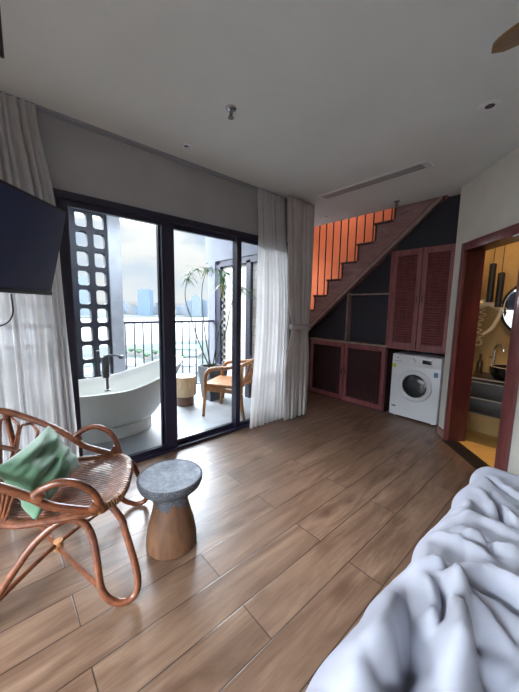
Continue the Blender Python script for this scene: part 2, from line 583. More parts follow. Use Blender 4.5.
def dmat():
    """local frame of the slanted wall: x along it, y out into the room, z up"""
    m = Matrix((ED, ND * 1.0, Vector((0, 0, 1)))).transposed().to_4x4()
    m.translation = AD
    return m


DM = dmat()

# ------------------------------------------------------------------ room shell
bm = new_bm()
box(bm, (-2.70, -3.05, -0.12), (2.0, YE, 0.0))
box(bm, (-4.75, YE, -0.12), (2.0, 4.95, 0.0))
struct('floor', bm, M_['floor'])

bm = new_bm()
box(bm, (-2.85, -3.12, ZC), (2.0, 3.15, ZC + 0.15))
box(bm, (-4.75, 3.15, ZC), (2.0, YS - 0.045, ZC + 0.15))
box(bm, (-1.24, YS - 0.045, ZC), (2.0, 4.75, ZC + 0.15))
struct('ceiling', bm, M_['ceiling'])

bm = new_bm()
box(bm, (XW - 0.2, -3.12, 0), (XW, -0.42, ZC))
box(bm, (XW - 0.2, -0.42, 2.205), (XW, 2.78, ZC))
box(bm, (XW - 0.2, 2.78, 0), (XW, YE, ZC))
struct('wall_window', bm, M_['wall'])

bm = new_bm()
box(bm, (-4.75, YE - 0.12, 0), (XW - 0.2, YE, ZC))
box(bm, (-4.87, YE - 0.12, 0), (-4.75, 4.95, 5.2))
struct('wall_alcove', bm, M_['white_wall'])

# stairwell
bm = new_bm()
box(bm, (-4.75, 4.88, 0), (-0.9, 5.0, 5.2))
struct('wall_stairwell', bm, M_['orange'])
bm = new_bm()
box(bm, (-4.75, 3.70, 5.2), (-0.9, 5.0, 5.3))
box(bm, (-4.75, 3.72, ZC + 0.15), (-1.0, YS - 0.045, 5.2))
box(bm, (-1.02, 3.92, ZC + 0.15), (-0.9, 5.0, 5.2))
struct('wall_stairwell_upper', bm, M_['white_wall'])

# rear part of the room behind the camera, with a wide window added for fill light
YB = -3.0
bm = new_bm()
box(bm, (XW - 0.2, YB - 0.12, 0), (-2.35, YB, ZC))
box(bm, (1.75, YB - 0.12, 0), (2.12, YB, ZC))
box(bm, (-2.35, YB - 0.12, 0), (1.75, YB, 0.25))
box(bm, (-2.35, YB - 0.12, 2.55), (1.75, YB, ZC))
struct('wall_back', bm, M_['white_wall'])
bm = new_bm()
for (a, b) in (((-2.35, 0.25), (-2.29, 2.55)), ((1.69, 0.25), (1.75, 2.55)), ((-2.29, 0.25), (1.69, 0.31)), ((-2.29, 2.49), (1.69, 2.55)), ((-0.33, 0.31), (-0.27, 2.49))):
    box(bm, (a[0], YB - 0.10, a[1]), (b[0], YB - 0.04, b[1]))
wf = struct('fill_window', bm, M_['frame'])  # unseen window, added to let fill light in from behind
bm = new_bm()
box(bm, (-2.29, YB - 0.075, 0.31), (1.69, YB - 0.065, 2.49))
struct('fill_window_pane', bm, M_['glass'], wf)
sbox('wall_headboard', (2.0, YB - 0.12, 0), (2.12, 4.75, ZC), M_['white_wall'])

# pier beside the washing machine and slanted wall with the bathroom door
T_OUT0, T_IN0, T_IN1, T_OUT1 = 0.165, 0.215, 0.985, 1.085
ZD_IN, ZD_OUT = 2.015, 2.085
bm = new_bm()
prism(bm, [(-1.09, 4.6), (-1.09, YS), (AD.x, AD.y), (AD.x + 0.10, AD.y - 0.10), (-0.98, 3.86), (-1.0, 4.6)], 0, ZC)
box(bm, (0.0, -0.12, 0), (T_IN0 - 0.02, 0, ZC), DM)
box(bm, (T_IN0 - 0.02, -0.12, ZD_IN + 0.02), (T_IN1 + 0.02, 0, ZC), DM)
box(bm, (T_IN1 + 0.02, -0.12, 0), (1.52, 0, ZC), DM)
struct('wall_diagonal', bm, M_['white_wall'])
endp = AD + ED * 1.52
sbox('wall_right', (endp.x - 0.05, endp.y, 0), (2.0, endp.y + 0.12, ZC), M_['white_wall'])

# bathroom shell
sbox('wall_bathroom', (-1.0, 4.12, 0), (1.42, 4.24, ZC), M_['tan'])
sbox('wall_bathroom_side', (1.3, endp.y + 0.12, 0), (1.42, 4.12, ZC), M_['tan'])
bm = new_bm()
p0 = AD + ED * 0.0 - ND * 0.06
p1 = AD + ED * 1.5 - ND * 0.06
prism(bm, [(p0.x, p0.y), (p1.x, p1.y), (1.3, endp.y + 0.12), (1.3, 4.12), (-0.98, 4.12)], 0.0, 0.012)
struct('floor_bathroom', bm, M_['bath_floor'])

# door frame
bm = new_bm()
for (a, b) in (((T_OUT0, 0), (T_IN0 + 0.012, ZD_OUT)), ((T_IN1 - 0.012, 0), (T_OUT1, ZD_OUT)), ((T_IN0 + 0.012, ZD_IN - 0.012), (T_IN1 - 0.012, ZD_OUT))):
    box(bm, (a[0], 0.0, a[1]), (b[0], 0.030, b[1]), DM, bev=0.006)
dr = struct('door_1', bm, M_['mahogany_door'])
bm = new_bm()
box(bm, (T_IN0 - 0.02, -0.17, 0), (T_IN0 + 0.012, 0.0, ZD_IN), DM)
box(bm, (T_IN1 - 0.012, -0.17, 0), (T_IN1 + 0.02, 0.0, ZD_IN), DM)
box(bm, (T_IN0 + 0.012, -0.17, ZD_IN - 0.012), (T_IN1 - 0.012, 0.0, ZD_IN + 0.02), DM)
struct('door_lining', bm, M_['mahogany_lining'], dr)
bm = new_bm()
box(bm, (T_IN0 + 0.012, -0.10, 0.0), (T_IN1 - 0.012, 0.05, 0.016), DM, bev=0.004)
struct('threshold', bm, M_['stone'], dr)

bm = new_bm()
box(bm, (0.0, 0.0, 0), (T_OUT0 - 0.002, 0.012, 0.09), DM)
box(bm, (T_OUT1 + 0.002, 0.0, 0), (1.50, 0.012, 0.09), DM)
struct('baseboard_diagonal', bm, M_['stair_wood'])

# curtain track strip along the ceiling, its grey standing in for the gap's shadow
bm = new_bm()
box(bm, (XW + 0.002, -2.9, ZC - 0.02), (XW + 0.05, YE - 0.05, ZC - 0.0005))
struct('trim_1', bm, M_['grey_plastic'])

# ------------------------------------------------------------------ sliding window
FX0, FX1 = XW - 0.10, XW + 0.012
bm = new_bm()
box(bm, (FX0, -0.42, 2.15), (FX1, 2.78, 2.205))
box(bm, (FX0, -0.42, 0.0), (FX1, -0.385, 2.15))
box(bm, (FX0, 0.38, 0.03), (FX1, 0.415, 2.15))
box(bm, (FX0, 2.74, 0.0), (FX1, 2.78, 2.15))
box(bm, (FX0, -0.385, 0.0), (FX1, 2.74, 0.03))
win = struct('window_1', bm, M_['frame'])
panels = [(-0.385, 0.38, FX0 + 0.008, FX0 + 0.048), (0.415, 1.265, FX0 + 0.055, FX0 + 0.095), (1.137, 2.057, FX0 + 0.008, FX0 + 0.048), (1.985, 2.74, FX0 + 0.055, FX0 + 0.095)]
for i, (y0, y1, x0, x1) in enumerate(panels):
    bm = new_bm()
    s0 = 0.035 if i == 1 else 0.06
    s1 = 0.115 if i == 1 else 0.07
    if i == 2:
        s0 = 0.115
    box(bm, (x0, y0, 0.03), (x1, y0 + s0, 2.15))
    box(bm, (x0, y1 - s1, 0.03), (x1, y1, 2.15))
    box(bm, (x0, y0 + s0, 0.03), (x1, y1 - s1, 0.075))
    box(bm, (x0, y0 + s0, 2.11), (x1, y1 - s1, 2.15))
    fr = struct('sliding_sash', bm, M_['frame'], win)
    bm = new_bm()
    xm = (x0 + x1) / 2
    box(bm, (xm - 0.004, y0 + s0, 0.075), (xm + 0.004, y1 - s1, 2.11))
    finish('pane', bm, M_['glass'], fr)
bm = new_bm()
box(bm, (FX0 + 0.095, 1.215, 0.95), (FX0 + 0.118, 1.24, 1.13), bev=0.006)
finish('sash_handle', bm, M_['black'], win)

# ------------------------------------------------------------------ curtains


def curtain(name, label, m, edges, x, amp, nf, z0, z1, n=160, nz=44, seed=0, tie=None, group=None, pleat=0.11):
    """edges(z01)->(y0,y1); folds run vertically"""
    bm = new_bm()
    rows = []
    rnd = random.Random(seed)
    ph = [rnd.uniform(0, 6.28) for _ in range(6)]
    for j in range(nz + 1):
        t = j / nz
        z = z0 + (z1 - z0) * t
        y0, y1, a = edges(t)
        row = []
        for i in range(n + 1):
            s = i / n
            sw = s + 0.02 * sin(6.28 * s * 2 + ph[0]) + 0.012 * sin(6.28 * s * 5 + ph[1])
            top = max(0.0, (t - (1 - pleat)) / pleat)
            d = sin(2 * pi * nf * sw + 0.35 * sin(3 * t + ph[2])) * (0.75 + 0.3 * sin(2 * pi * 2.3 * s + ph[3]))
            d += 0.10 * sin(2 * pi * nf * 2.1 * sw + ph[4] + t * 1.2)
            d *= amp * a * (1 - 0.45 * top)
            row.append(bm.verts.new((x + d, y0 + (y1 - y0) * s, z)))
        rows.append(row)
    for j in range(nz):
        for i in range(n):
            bm.faces.new((rows[j][i], rows[j][i + 1], rows[j + 1][i + 1], rows[j + 1][i]))
    o = finish(name, bm, m, None, sharp=3.2, solid=0.0015)
    return tag(o, label, 'curtain', group)


def lerp(a, b, t):
    return a + (b - a) * t


def piece(t, keys):
    for (t0, v0), (t1, v1) in zip(keys[:-1], keys[1:]):
        if t <= t1:
            k = (t - t0) / (t1 - t0)
            k = k * k * (3 - 2 * k)
            return lerp(v0, v1, k)
    return keys[-1][1]


XCS = XW + 0.085
curtain('sheer_curtain', 'white sheer curtain hanging behind the rattan chair and television', M_['sheer'],
        lambda t: (-0.02, piece(t, [(0, 0.41), (0.75, 0.365), (1, 0.29)]), piece(t, [(0, 1.0), (0.9, 0.85), (1, 0.7)])),
        XCS, 0.036, 8, 0.012, ZC - 0.022, seed=3)
curtain('drape', 'grey drape at the far left edge behind the television', M_['drape'],
        lambda t: (-0.55, -0.03 + 0.02 * t, 1.0), XCS + 0.085, 0.03, 8, 0.012, ZC - 0.022, seed=5)
curtain('sheer_curtain', 'white sheer curtain bunched beside the balcony chair and grey drape', M_['sheer'],
        lambda t: (piece(t, [(0, 2.12), (0.5, 2.19), (0.85, 2.20), (1, 2.18)]), piece(t, [(0, 2.72), (0.5, 2.74), (1, 2.60)]), piece(t, [(0, 1.0), (0.9, 0.85), (1, 0.7)])),
        XCS, 0.022, 9, 0.012, ZC - 0.022, seed=11)
ZT = 0.433       # 1.165 m up
drape = curtain('drape', 'grey tied back drape hanging next to the stairs', M_['drape'],
        lambda t: (piece(t, [(0, 2.60), (0.25, 2.60), (ZT, 2.69), (0.62, 2.60), (1, 2.56)]),
                   piece(t, [(0, 3.05), (0.25, 3.06), (ZT, 3.02), (0.62, 3.05), (1, 3.05)]),
                   piece(t, [(0, 1.1), (ZT, 0.75), (0.7, 1.0), (1, 0.9)])),
        XCS + 0.075, 0.03, 8, 0.012, ZC - 0.022, seed=21)
bm = new_bm()
pts = []
for k in range(28):
    a = 2 * pi * k / 28
    pts.append((XCS + 0.075 + 0.062 * cos(a), 2.855 + 0.185 * sin(a), 1.175 + 0.012 * cos(a * 1.0 + 1.0)))
rows = []
for dz in (-0.032, 0.032):
    rows.append([bm.verts.new((p[0], p[1], p[2] + dz)) for p in pts])
for i in range(28):
    k = (i + 1) % 28
    bm.faces.new((rows[0][i], rows[0][k], rows[1][k], rows[1][i]))
finish('tieback', bm, M_['drape'], drape, solid=0.006)

# ------------------------------------------------------------------ built-in cupboards below the stairs


def louver_door(parent, x0, x1, z0, z1, vertical, handle_side):
    st = 0.055
    y0, y1 = YS - 0.022, YS
    bm = new_bm()
    box(bm, (x0, y0, z0), (x0 + st, y1, z1), bev=0.003, seg=1)
    box(bm, (x1 - st, y0, z0), (x1, y1, z1), bev=0.003, seg=1)
    box(bm, (x0 + st, y0, z0), (x1 - st, y1, z0 + st * 1.2), bev=0.003, seg=1)
    box(bm, (x0 + st, y0, z1 - st * 1.2), (x1 - st, y1, z1), bev=0.003, seg=1)
    d = finish('door', bm, M_['mahogany'], parent)
    bm = new_bm()
    if vertical:
        n = int((x1 - x0 - 2 * st) / 0.03)
        for i in range(n):
            x = x0 + st + (i + 0.5) * (x1 - x0 - 2 * st) / n
            R = Matrix.Translation((x, YS - 0.011, 0)) @ Matrix.Rotation(radians(-50), 4, 'Z')
            box(bm, (-0.011, -0.003, z0 + st * 1.2), (0.011, 0.003, z1 - st * 1.2), R)
    else:
        n = int((z1 - z0 - 2.4 * st) / 0.03)
        for i in range(n):
            z = z0 + st * 1.2 + (i + 0.5) * (z1 - z0 - 2.4 * st) / n
            R = Matrix.Translation((0, YS - 0.011, z)) @ Matrix.Rotation(radians(-40), 4, 'X')
            box(bm, (x0 + st, -0.003, -0.014), (x1 - st, 0.003, 0.014), R)
    finish('louver_panel', bm, M_['mahogany_dark'] if vertical else M_['mahogany'], d)
    bm = new_bm()
    hx = x1 - st * 0.5 if handle_side > 0 else x0 + st * 0.5
    zz = (z0 + z1) / 2
    box(bm, (hx - 0.006, y0 - 0.012, zz - 0.04), (hx + 0.006, y0, zz + 0.04), bev=0.003)
    finish('handle', bm, M_['mahogany_dark'], d)


lc = thing('louvered_cupboard', 'low mahogany cupboard with two vertical louver doors under the stairs', 'cupboard', (-2.43, YS + 0.2, 0))
bm = new_bm()
box(bm, (-3.09, YS + 0.002, 0.0), (-3.06, 4.5, 0.905))
box(bm, (-1.83, YS + 0.002, 0.0), (-1.80, 4.5, 0.905))
box(bm, (-3.06, YS + 0.002, 0.0), (-1.83, 4.5, 0.03))
box(bm, (-3.06, 4.47, 0.03), (-1.83, 4.5, 0.905))
box(bm, (-3.06, YS + 0.06, 0.03), (-1.83, YS + 0.07, 0.905))
finish('body', bm, M_['mahogany_dark'], lc)
bm = new_bm()
box(bm, (-3.10, YS - 0.025, 0.908), (-1.80, 4.5, 0.93))
finish('top', bm, M_['strip'], lc)
louver_door(lc, -3.085, -2.452, 0.03, 0.903, True, 1)
louver_door(lc, -2.446, -1.815, 0.03, 0.903, True, -1)

uc = thing('louvered_wardrobe', 'tall mahogany wall cupboard with two horizontal louver doors above the washing machine', 'cupboard', (-1.44, YS + 0.2, 0))
bm = new_bm()
box(bm, (-1.80, YS + 0.002, 0.90), (-1.095, 4.5, 0.935))
box(bm, (-1.80, YS + 0.002, 2.13), (-1.095, 4.5, 2.16))
box(bm, (-1.80, YS + 0.06, 0.935), (-1.095, YS + 0.075, 2.13))
box(bm, (-1.832, YS - 0.02, 0.93), (-1.80, 4.5, 2.16))
finish('body', bm, M_['mahogany'], uc)
louver_door(uc, -1.798, -1.450, 0.925, 2.15, False, 1)
louver_door(uc, -1.444, -1.097, 0.925, 2.15, False, -1)

# navy recesses: back panels and slim shelf edges
SL = lambda x: 0.945 + 0.866 * (x + 3.28)      # underside of the stair stringer
bm = new_bm()
prism(bm, [(-4.37, 0.0), (-1.09, 0.0), (-1.09, ZC), (-1.27, ZC), (-3.28, SL(-3.28))], 4.52, 4.55, 'XZ')
prism(bm, [(-3.25, 0.935), (-1.835, 0.935), (-1.835, SL(-1.835)), (-3.25, SL(-3.25))], YS + 0.10, YS + 0.12, 'XZ')
struct('wall_understairs', bm, M_['navy'])
sbox('wall_understairs_side', (-3.2, YS + 0.02, 0), (-3.12, 4.5, 0.9), M_['navy'])
bm = new_bm()
prism(bm, [(-1.80, 2.165), (-1.095, 2.165), (-1.095, ZC), (-1.25, ZC), (-1.80, SL(-1.80) + 0.03)], YS + 0.03, YS + 0.05, 'XZ')
struct('wall_overcupboard', bm, M_['navy'])
sh = thing('shelf_unit', 'navy recess shelves with thin pale edges beneath the sloping stairs', 'shelf', (-2.4, YS + 0.2, 0.93))
bm = new_bm()
box(bm, (-2.443, YS - 0.005, 1.612), (-1.835, YS + 0.10, 1.630))
finish('shelf_board', bm, M_['strip'], sh)
bm = new_bm()
box(bm, (-2.462, YS - 0.005, 0.932), (-2.444, YS + 0.10, SL(-2.45) - 0.02))
finish('divider', bm, M_['strip'], sh)

# ------------------------------------------------------------------ staircase
RUN, RISE, X0S, Z0S = 0.2445, 0.2325, -3.065, 1.395
stc = thing('staircase', 'brown timber staircase with black rods rising past an orange wall', 'staircase', (-3.4, 4.4, 0))
steps = range(-5, 7)
poly = []
for k in steps:
    x = X0S + RUN * k
    z = Z0S + RISE * k
    poly.append((x, z))
    poly.append((x, z + RISE))
top_x = X0S + RUN * 7
poly.append((top_x, Z0S + RISE * 7))
poly += [(top_x + 0.05, SL(top_x + 0.05)), (-4.30, SL(-4.30))]
poly = [p for p in poly]
poly[0] = (poly[0][0], 0.12)
bm = new_bm()
prism(bm, poly, YS - 0.01, YS + 0.05, 'XZ')
finish('stringer', bm, M_['stair_wood'], stc)
bm = new_bm()
dx = 0.055
prism(bm, [(-4.3, SL(-4.3)), (-1.29, SL(-1.29)), (-1.29, SL(-1.29) + dx), (-4.3, SL(-4.3) + dx)], YS - 0.04, YS - 0.011, 'XZ')
finish('lower_trim', bm, M_['strip'], stc)
bm = new_bm()
prism(bm, [(-4.3, SL(-4.3) + dx), (-1.30, SL(-1.30) + dx), (-1.30, SL(-1.30) + dx + 0.02), (-4.3, SL(-4.3) + dx + 0.02)], YS - 0.025, YS - 0.011, 'XZ')
finish('trim_groove', bm, M_['stair_dark'], stc)
for k in steps:
    x = X0S + RUN * k
    z = Z0S + RISE * k
    bm = new_bm()
    box(bm, (x - 0.012 - RUN * 0, YS - 0.03, z + RISE - 0.03), (x + RUN + 0.0, 4.87, z + RISE + 0.0), bev=0.004, seg=1)
    finish('tread', bm, M_['stair_dark'], stc)
    bm = new_bm()
    box(bm, (x + 0.004, YS - 0.02, z), (x + 0.024, 4.87, z + RISE - 0.03))
    finish('riser', bm, M_['stair_dark'], stc)
bx = [-3.174, -3.03, -2.90, -2.771, -2.64, -2.515, -2.385, -2.255, -2.128, -1.999, -1.884]
bx = [-3.43, -3.30] + bx
for x in bx:
    k = math.floor((x - X0S) / RUN + 0.02)
    zt = Z0S + RISE * (k + 1)
    bm = new_bm()
    zt2 = max(ZC + 0.12, zt + 0.3)
    tube(bm, [(x, YS + 0.018, zt), (x, YS + 0.018, zt2)], 0.009, 8, smooth=False)
    finish('baluster', bm, M_['black'], stc)

# ------------------------------------------------------------------ washing machine
wm = thing('washing_machine', 'white front loading washing machine tucked under the louvered wall cupboard', 'washing machine', (-1.43, 4.17, 0))
WX0, WX1, WY0, WY1, WZ = -1.728, -1.140, 3.915, 4.44, 0.842
bm = new_bm()
box(bm, (WX0, WY0, 0.02), (WX1, WY1, WZ), bev=0.012)
for fx in (WX0 + 0.06, WX1 - 0.06):
    for fy in (WY0 + 0.06, WY1 - 0.06):
        lathe(bm, [(0.02, 0.0), (0.02, 0.025)], 12, (fx, fy, 0))
finish('body', bm, M_['white_enamel'], wm)
wc = Vector(((WX0 + WX1) / 2 + 0.01, WY0, 0.455))
RY = Matrix.Rotation(radians(90), 4, 'X')        # lathe axis -> -Y
bm = new_bm()
lathe(bm, [(0.205, 0.0), (0.203, 0.018), (0.19, 0.032), (0.165, 0.036), (0.148, 0.028), (0.146, 0.0)], 48, wc, cap=False, mtx=RY)
door = finish('door', bm, M_['white_plastic'], wm)
bm = new_bm()
lathe(bm, [(0.148, 0.006), (0.14, 0.022), (0.11, 0.034), (0.05, 0.040), (0.0, 0.041)], 40, wc, cap=False, mtx=RY)
finish('porthole', bm, M_['drum_glass'], door)
bm = new_bm()
box(bm, (wc.x + 0.125, WY0 - 0.045, wc.z + 0.01), (wc.x + 0.15, WY0 - 0.02, wc.z + 0.075), bev=0.008)
finish('door_handle', bm, M_['grey_plastic'], door)
bm = new_bm()
box(bm, (WX0 + 0.005, WY0 - 0.008, 0.705), (WX1 - 0.005, WY0 + 0.01, 0.838), bev=0.006)
finish('control_panel', bm, M_['white_plastic'], wm)
bm = new_bm()
box(bm, (WX0 + 0.02, WY0 - 0.012, 0.725), (WX0 + 0.18, WY0 - 0.006, 0.822), bev=0.004)
dd = finish('detergent_drawer', bm, M_['white_plastic'], wm)
bm = new_bm()
lathe(bm, [(0.032, 0.0), (0.03, 0.02), (0.026, 0.024), (0.0, 0.024)], 28, (WX0 + 0.262, WY0 - 0.008, 0.775), mtx=RY)
finish('dial', bm, M_['white_enamel'], wm)
bm = new_bm()
box(bm, (WX0 + 0.375, WY0 - 0.010, 0.752), (WX0 + 0.485, WY0 - 0.006, 0.800), bev=0.001)
finish('display', bm, M_['black_gloss'], wm)
bm = new_bm()          # small maker's mark: emblem and a line of lettering on the drawer
lathe(bm, [(0.010, 0), (0.010, 0.002)], 16, (WX0 + 0.075, WY0 - 0.012, 0.795), mtx=RY)
finish('emblem', bm, M_['grey_plastic'], dd)
bm = new_bm()
for q in range(9):
    box(bm, (WX0 + 0.035 + q * 0.0115, WY0 - 0.0135, 0.745), (WX0 + 0.043 + q * 0.0115, WY0 - 0.0115, 0.754))
finish('lettering', bm, M_['grey_plastic'], dd)
bm = new_bm()
box(bm, (WX0 + 0.008, WY0 - 0.0105, 0.66), (WX0 + 0.055, WY0 - 0.001, 0.71))
finish('energy_sticker', bm, M_['lime'], wm)
bm = new_bm()
box(bm, (WX1 - 0.075, WY0 - 0.004, 0.605), (WX1 - 0.03, WY0 + 0.001, 0.665))
finish('blue_sticker', bm, M_['bluepaper'], wm)
bm = new_bm()
box(bm, (WX0 + 0.035, WY0 - 0.004, 0.135), (WX0 + 0.085, WY0 + 0.001, 0.150))
finish('badge', bm, M_['vent_dark'], wm)

# ------------------------------------------------------------------ ceiling fittings
bm = new_bm()


def obox(bm, c, ax, half, z0, z1):
    """box in plan: centre c, unit axis ax, half sizes (along, across)"""
    m = Matrix.Translation((c[0], c[1], 0)) @ Matrix.Rotation(math.atan2(ax[1], ax[0]), 4, 'Z')
    box(bm, (-half[0], -half[1], z0), (half[0], half[1], z1), m)


vent = thing('air_vent', 'long narrow grey slot vent in the ceiling before the stairs', 'vent', (-1.68, 2.94, ZC))
vcx, vcy = -1.68, 2.95
bm = new_bm()
obox(bm, (vcx, vcy + 0.07), (1, 0), (0.57, 0.012), ZC - 0.012, ZC - 0.0005)
obox(bm, (vcx, vcy - 0.07), (1, 0), (0.57, 0.012), ZC - 0.012, ZC - 0.0005)
obox(bm, (vcx - 0.56, vcy), (1, 0), (0.012, 0.06), ZC - 0.012, ZC - 0.0005)
obox(bm, (vcx + 0.56, vcy), (1, 0), (0.03, 0.06), ZC - 0.012, ZC - 0.0005)
finish('vent_frame', bm, M_['white_plastic'], vent)
bm = new_bm()
for q in range(5):
    obox(bm, (vcx, vcy - 0.048 + q * 0.024), (1, 0), (0.55, 0.008), ZC - 0.009, ZC - 0.002)
finish('grille', bm, M_['grey_metal'], vent)
bm = new_bm()
obox(bm, (vcx, vcy), (1, 0), (0.55, 0.06), ZC - 0.0018, ZC - 0.0004)
finish('backing', bm, M_['vent_dark'], vent)


def sprinkler(label, x, y):
    t = thing('sprinkler_head', label, 'sprinkler', (x, y, ZC))
    bm = new_bm()
    lathe(bm, [(0.036, 0.0), (0.034, -0.008), (0.02, -0.016), (0.012, -0.018), (0.0, -0.018)], 24, (x, y, ZC - 0.0003))
    finish('escutcheon', bm, M_['chrome'], t)
    bm = new_bm()
    tube(bm, [(x, y, ZC - 0.016), (x, y, ZC - 0.05)], 0.007, 8, smooth=False)
    for s in (-1, 1):
        tube(bm, [(x + s * 0.006, y, ZC - 0.02), (x + s * 0.016, y, ZC - 0.038), (x + s * 0.004, y, ZC - 0.058)], 0.003, 6)
    lathe(bm, [(0.0, -0.062), (0.02, -0.061), (0.02, -0.058), (0.0, -0.057)], 16, (x, y, ZC))
    finish('nozzle', bm, M_['steel'], t)


sprinkler('chrome fire sprinkler in the middle of the open ceiling', -1.716, 1.247)
sprinkler('chrome fire sprinkler on the ceiling near the stairs', -1.703, 3.66)


def downlight(label, x, y, r):
    t = thing('downlight', label, 'ceiling light', (x, y, ZC))
    bm = new_bm()
    lathe(bm, [(r, 0.0), (r, -0.004), (r * 0.86, -0.008), (r * 0.55, -0.006), (r * 0.38, -0.001)], 28, (x, y, ZC - 0.0003), cap=False)
    finish('bezel', bm, M_['white_plastic'], t)
    bm = new_bm()
    lathe(bm, [(r * 0.42, -0.0012), (r * 0.2, -0.003), (0.0, -0.0035)], 24, (x, y, ZC), cap=False)
    finish('lens', bm, M_['vent_dark'], t)


downlight('small unlit recessed downlight close to the window wall', -2.34, 1.255, 0.042)
downlight('unlit recessed downlight near the fan blade at right', -0.580, 2.43, 0.07)
downlight('unlit recessed downlight between the drape and the stairs', -2.665, 3.585, 0.035)

# ceiling fan (only one blade tip is in view)
FH = Vector((0.30, 1.36, 0))
fan = thing('ceiling_fan', 'brown ceiling fan with one blade tip showing at the upper right', 'fan', (FH.x, FH.y, ZC))
bm = new_bm()
lathe(bm, [(0.0, ZC - 0.001), (0.07, ZC - 0.001), (0.06, ZC - 0.05), (0.018, ZC - 0.06), (0.016, 2.48), (0.10, 2.47), (0.12, 2.43), (0.11, 2.37), (0.0, 2.36)], 28, (FH.x, FH.y, 0))
finish('hub', bm, M_['fan_wood'], fan)
for q in range(3):
    a = math.atan2(1.52 - FH.y, -0.377 - FH.x) + q * 2 * pi / 3
    Rm = Matrix.Translation((FH.x, FH.y, 2.405)) @ Matrix.Rotation(a, 4, 'Z') @ Matrix.Rotation(radians(-9), 4, 'X')
    bm = new_bm()
    b = bmesh.new()
    top, bot = [], []
    N = 26
    Lb = 0.695
    outline = []
    for i in range(N + 1):
        s = i / N
        wdt = 0.055 + 0.012 * sin(pi * s)
        if s > 0.86:
            q2 = (s - 0.86) / 0.14
            wdt *= sqrt(max(0.0, 1 - q2 * q2))
        outline.append((0.09 + s * (Lb - 0.09), wdt))
    poly = [(x, wd) for x, wd in outline] + [(x, -wd) for x, wd in outline[::-1][1:]]
    prism(b, poly, -0.006, 0.006)
    b.transform(Rm)
    merge(bm, b)
    finish('blade', bm, M_['fan_wood'], fan)

# thin black rod hanging from the ceiling at the very left edge
rod = thing('hanging_rod', 'thin black rod hanging from the ceiling at the upper left edge', 'rod', (-0.88, 0.02, ZC))

# ------------------------------------------------------------------ television
D1, L1 = 1.655, -1.073
TR = Vector((-1.765, 0.300, 1.850))       # far top corner
axis = Vector((fw.x, fw.y, 0)).normalized()
C0 = Vector((0, 0, 1.4))


def ray(x, y):
    return rt * ((x - 259.5) / FPX) + up * ((346 - y) / FPX) + fw


d_br = ray(51, 295.3)
# far lower corner: same distance along the view axis so that the far edge is square to the tilt
TB = C0 + d_br * ((TR - C0).dot(axis) / d_br.dot(axis))
dn = (TB - TR)
Wtv, Htv = 0.98, dn.length
nrm = axis.cross(dn).normalized()
if nrm.dot(Vector((rt.x, rt.y, 0))) < 0:
    nrm = -nrm
dnn = dn.normalized()
TVM = Matrix((axis, dnn, nrm)).transposed().to_4x4()
TVM.translation = TR - axis * Wtv
tv = thing('television', 'black flat television tilted downward in front of the left curtain', 'television', tuple(TVM.translation + axis * Wtv / 2 + dn))
bm = new_bm()
box(bm, (0, 0, -0.035), (Wtv, Htv, 0.0), TVM, bev=0.004)
box(bm, (Wtv * 0.15, Htv * 0.2, -0.07), (Wtv * 0.85, Htv * 0.9, -0.035), TVM, bev=0.01)
finish('housing', bm, M_['black'], tv)
bm = new_bm()
box(bm, (0.012, 0.012, 0.0), (Wtv - 0.012, Htv - 0.022, 0.0015), TVM)
finish('screen', bm, M_['tvscreen'], tv)
bm = new_bm()
box(bm, (0.0, Htv - 0.02, 0.0), (Wtv, Htv, 0.006), TVM, bev=0.002)
finish('lower_bezel', bm, M_['black'], tv)
bm = new_bm()
pb = TVM @ Vector((Wtv * 0.5, Htv * 0.5, -0.07))
box(bm, (Wtv * 0.4, Htv * 0.3, -0.085), (Wtv * 0.6, Htv * 0.7, -0.07), TVM)
pw = Vector((pb.x - 0.05, pb.y - 0.06, pb.z))
tube(bm, [pb, pw], 0.02, 10, smooth=False)
tube(bm, [pw, Vector((pw.x, pw.y, ZC - 0.001))], 0.02, 12, smooth=False)
lathe(bm, [(0.0, 0), (0.07, 0), (0.065, -0.02), (0.0, -0.021)], 24, (pw.x, pw.y, ZC - 0.0005))
finish('ceiling_mount', bm, M_['black'], tv)
bm = new_bm()


def at_axis(x, y, dist):
    d = ray(x, y)
    return C0 + d * dist


tube(bm, [at_axis(11, 294, 1.60), at_axis(12.5, 303, 1.60), at_axis(13, 312, 1.61), at_axis(10, 320, 1.62), at_axis(3, 325, 1.64), at_axis(-8, 327, 1.66), at_axis(-20, 322, 1.68)], 0.004, 8)
finish('cable', bm, M_['black'], tv)

# rod geometry
bm = new_bm()
pr0 = at_axis(1.0, 40, 1.0)
k = (ZC - C0.z) / ray(1.2, 20).z
pe = C0 + ray(2.0, 57) * 1.25
tube(bm, [Vector((pe.x, pe.y, ZC - 0.002)), pe], 0.008, 10, smooth=False)
rod.location = (pe.x, pe.y, ZC)
XF[rod.name] = Matrix.Translation((pe.x, pe.y, ZC))
finish('rod_body', bm, M_['black'], rod)
bm = new_bm()
lathe(bm, [(0.0, 0), (0.03, 0), (0.028, -0.012), (0.0, -0.013)], 20, (pe.x, pe.y, ZC - 0.0005))
finish('ceiling_plate', bm, M_['black'], rod)

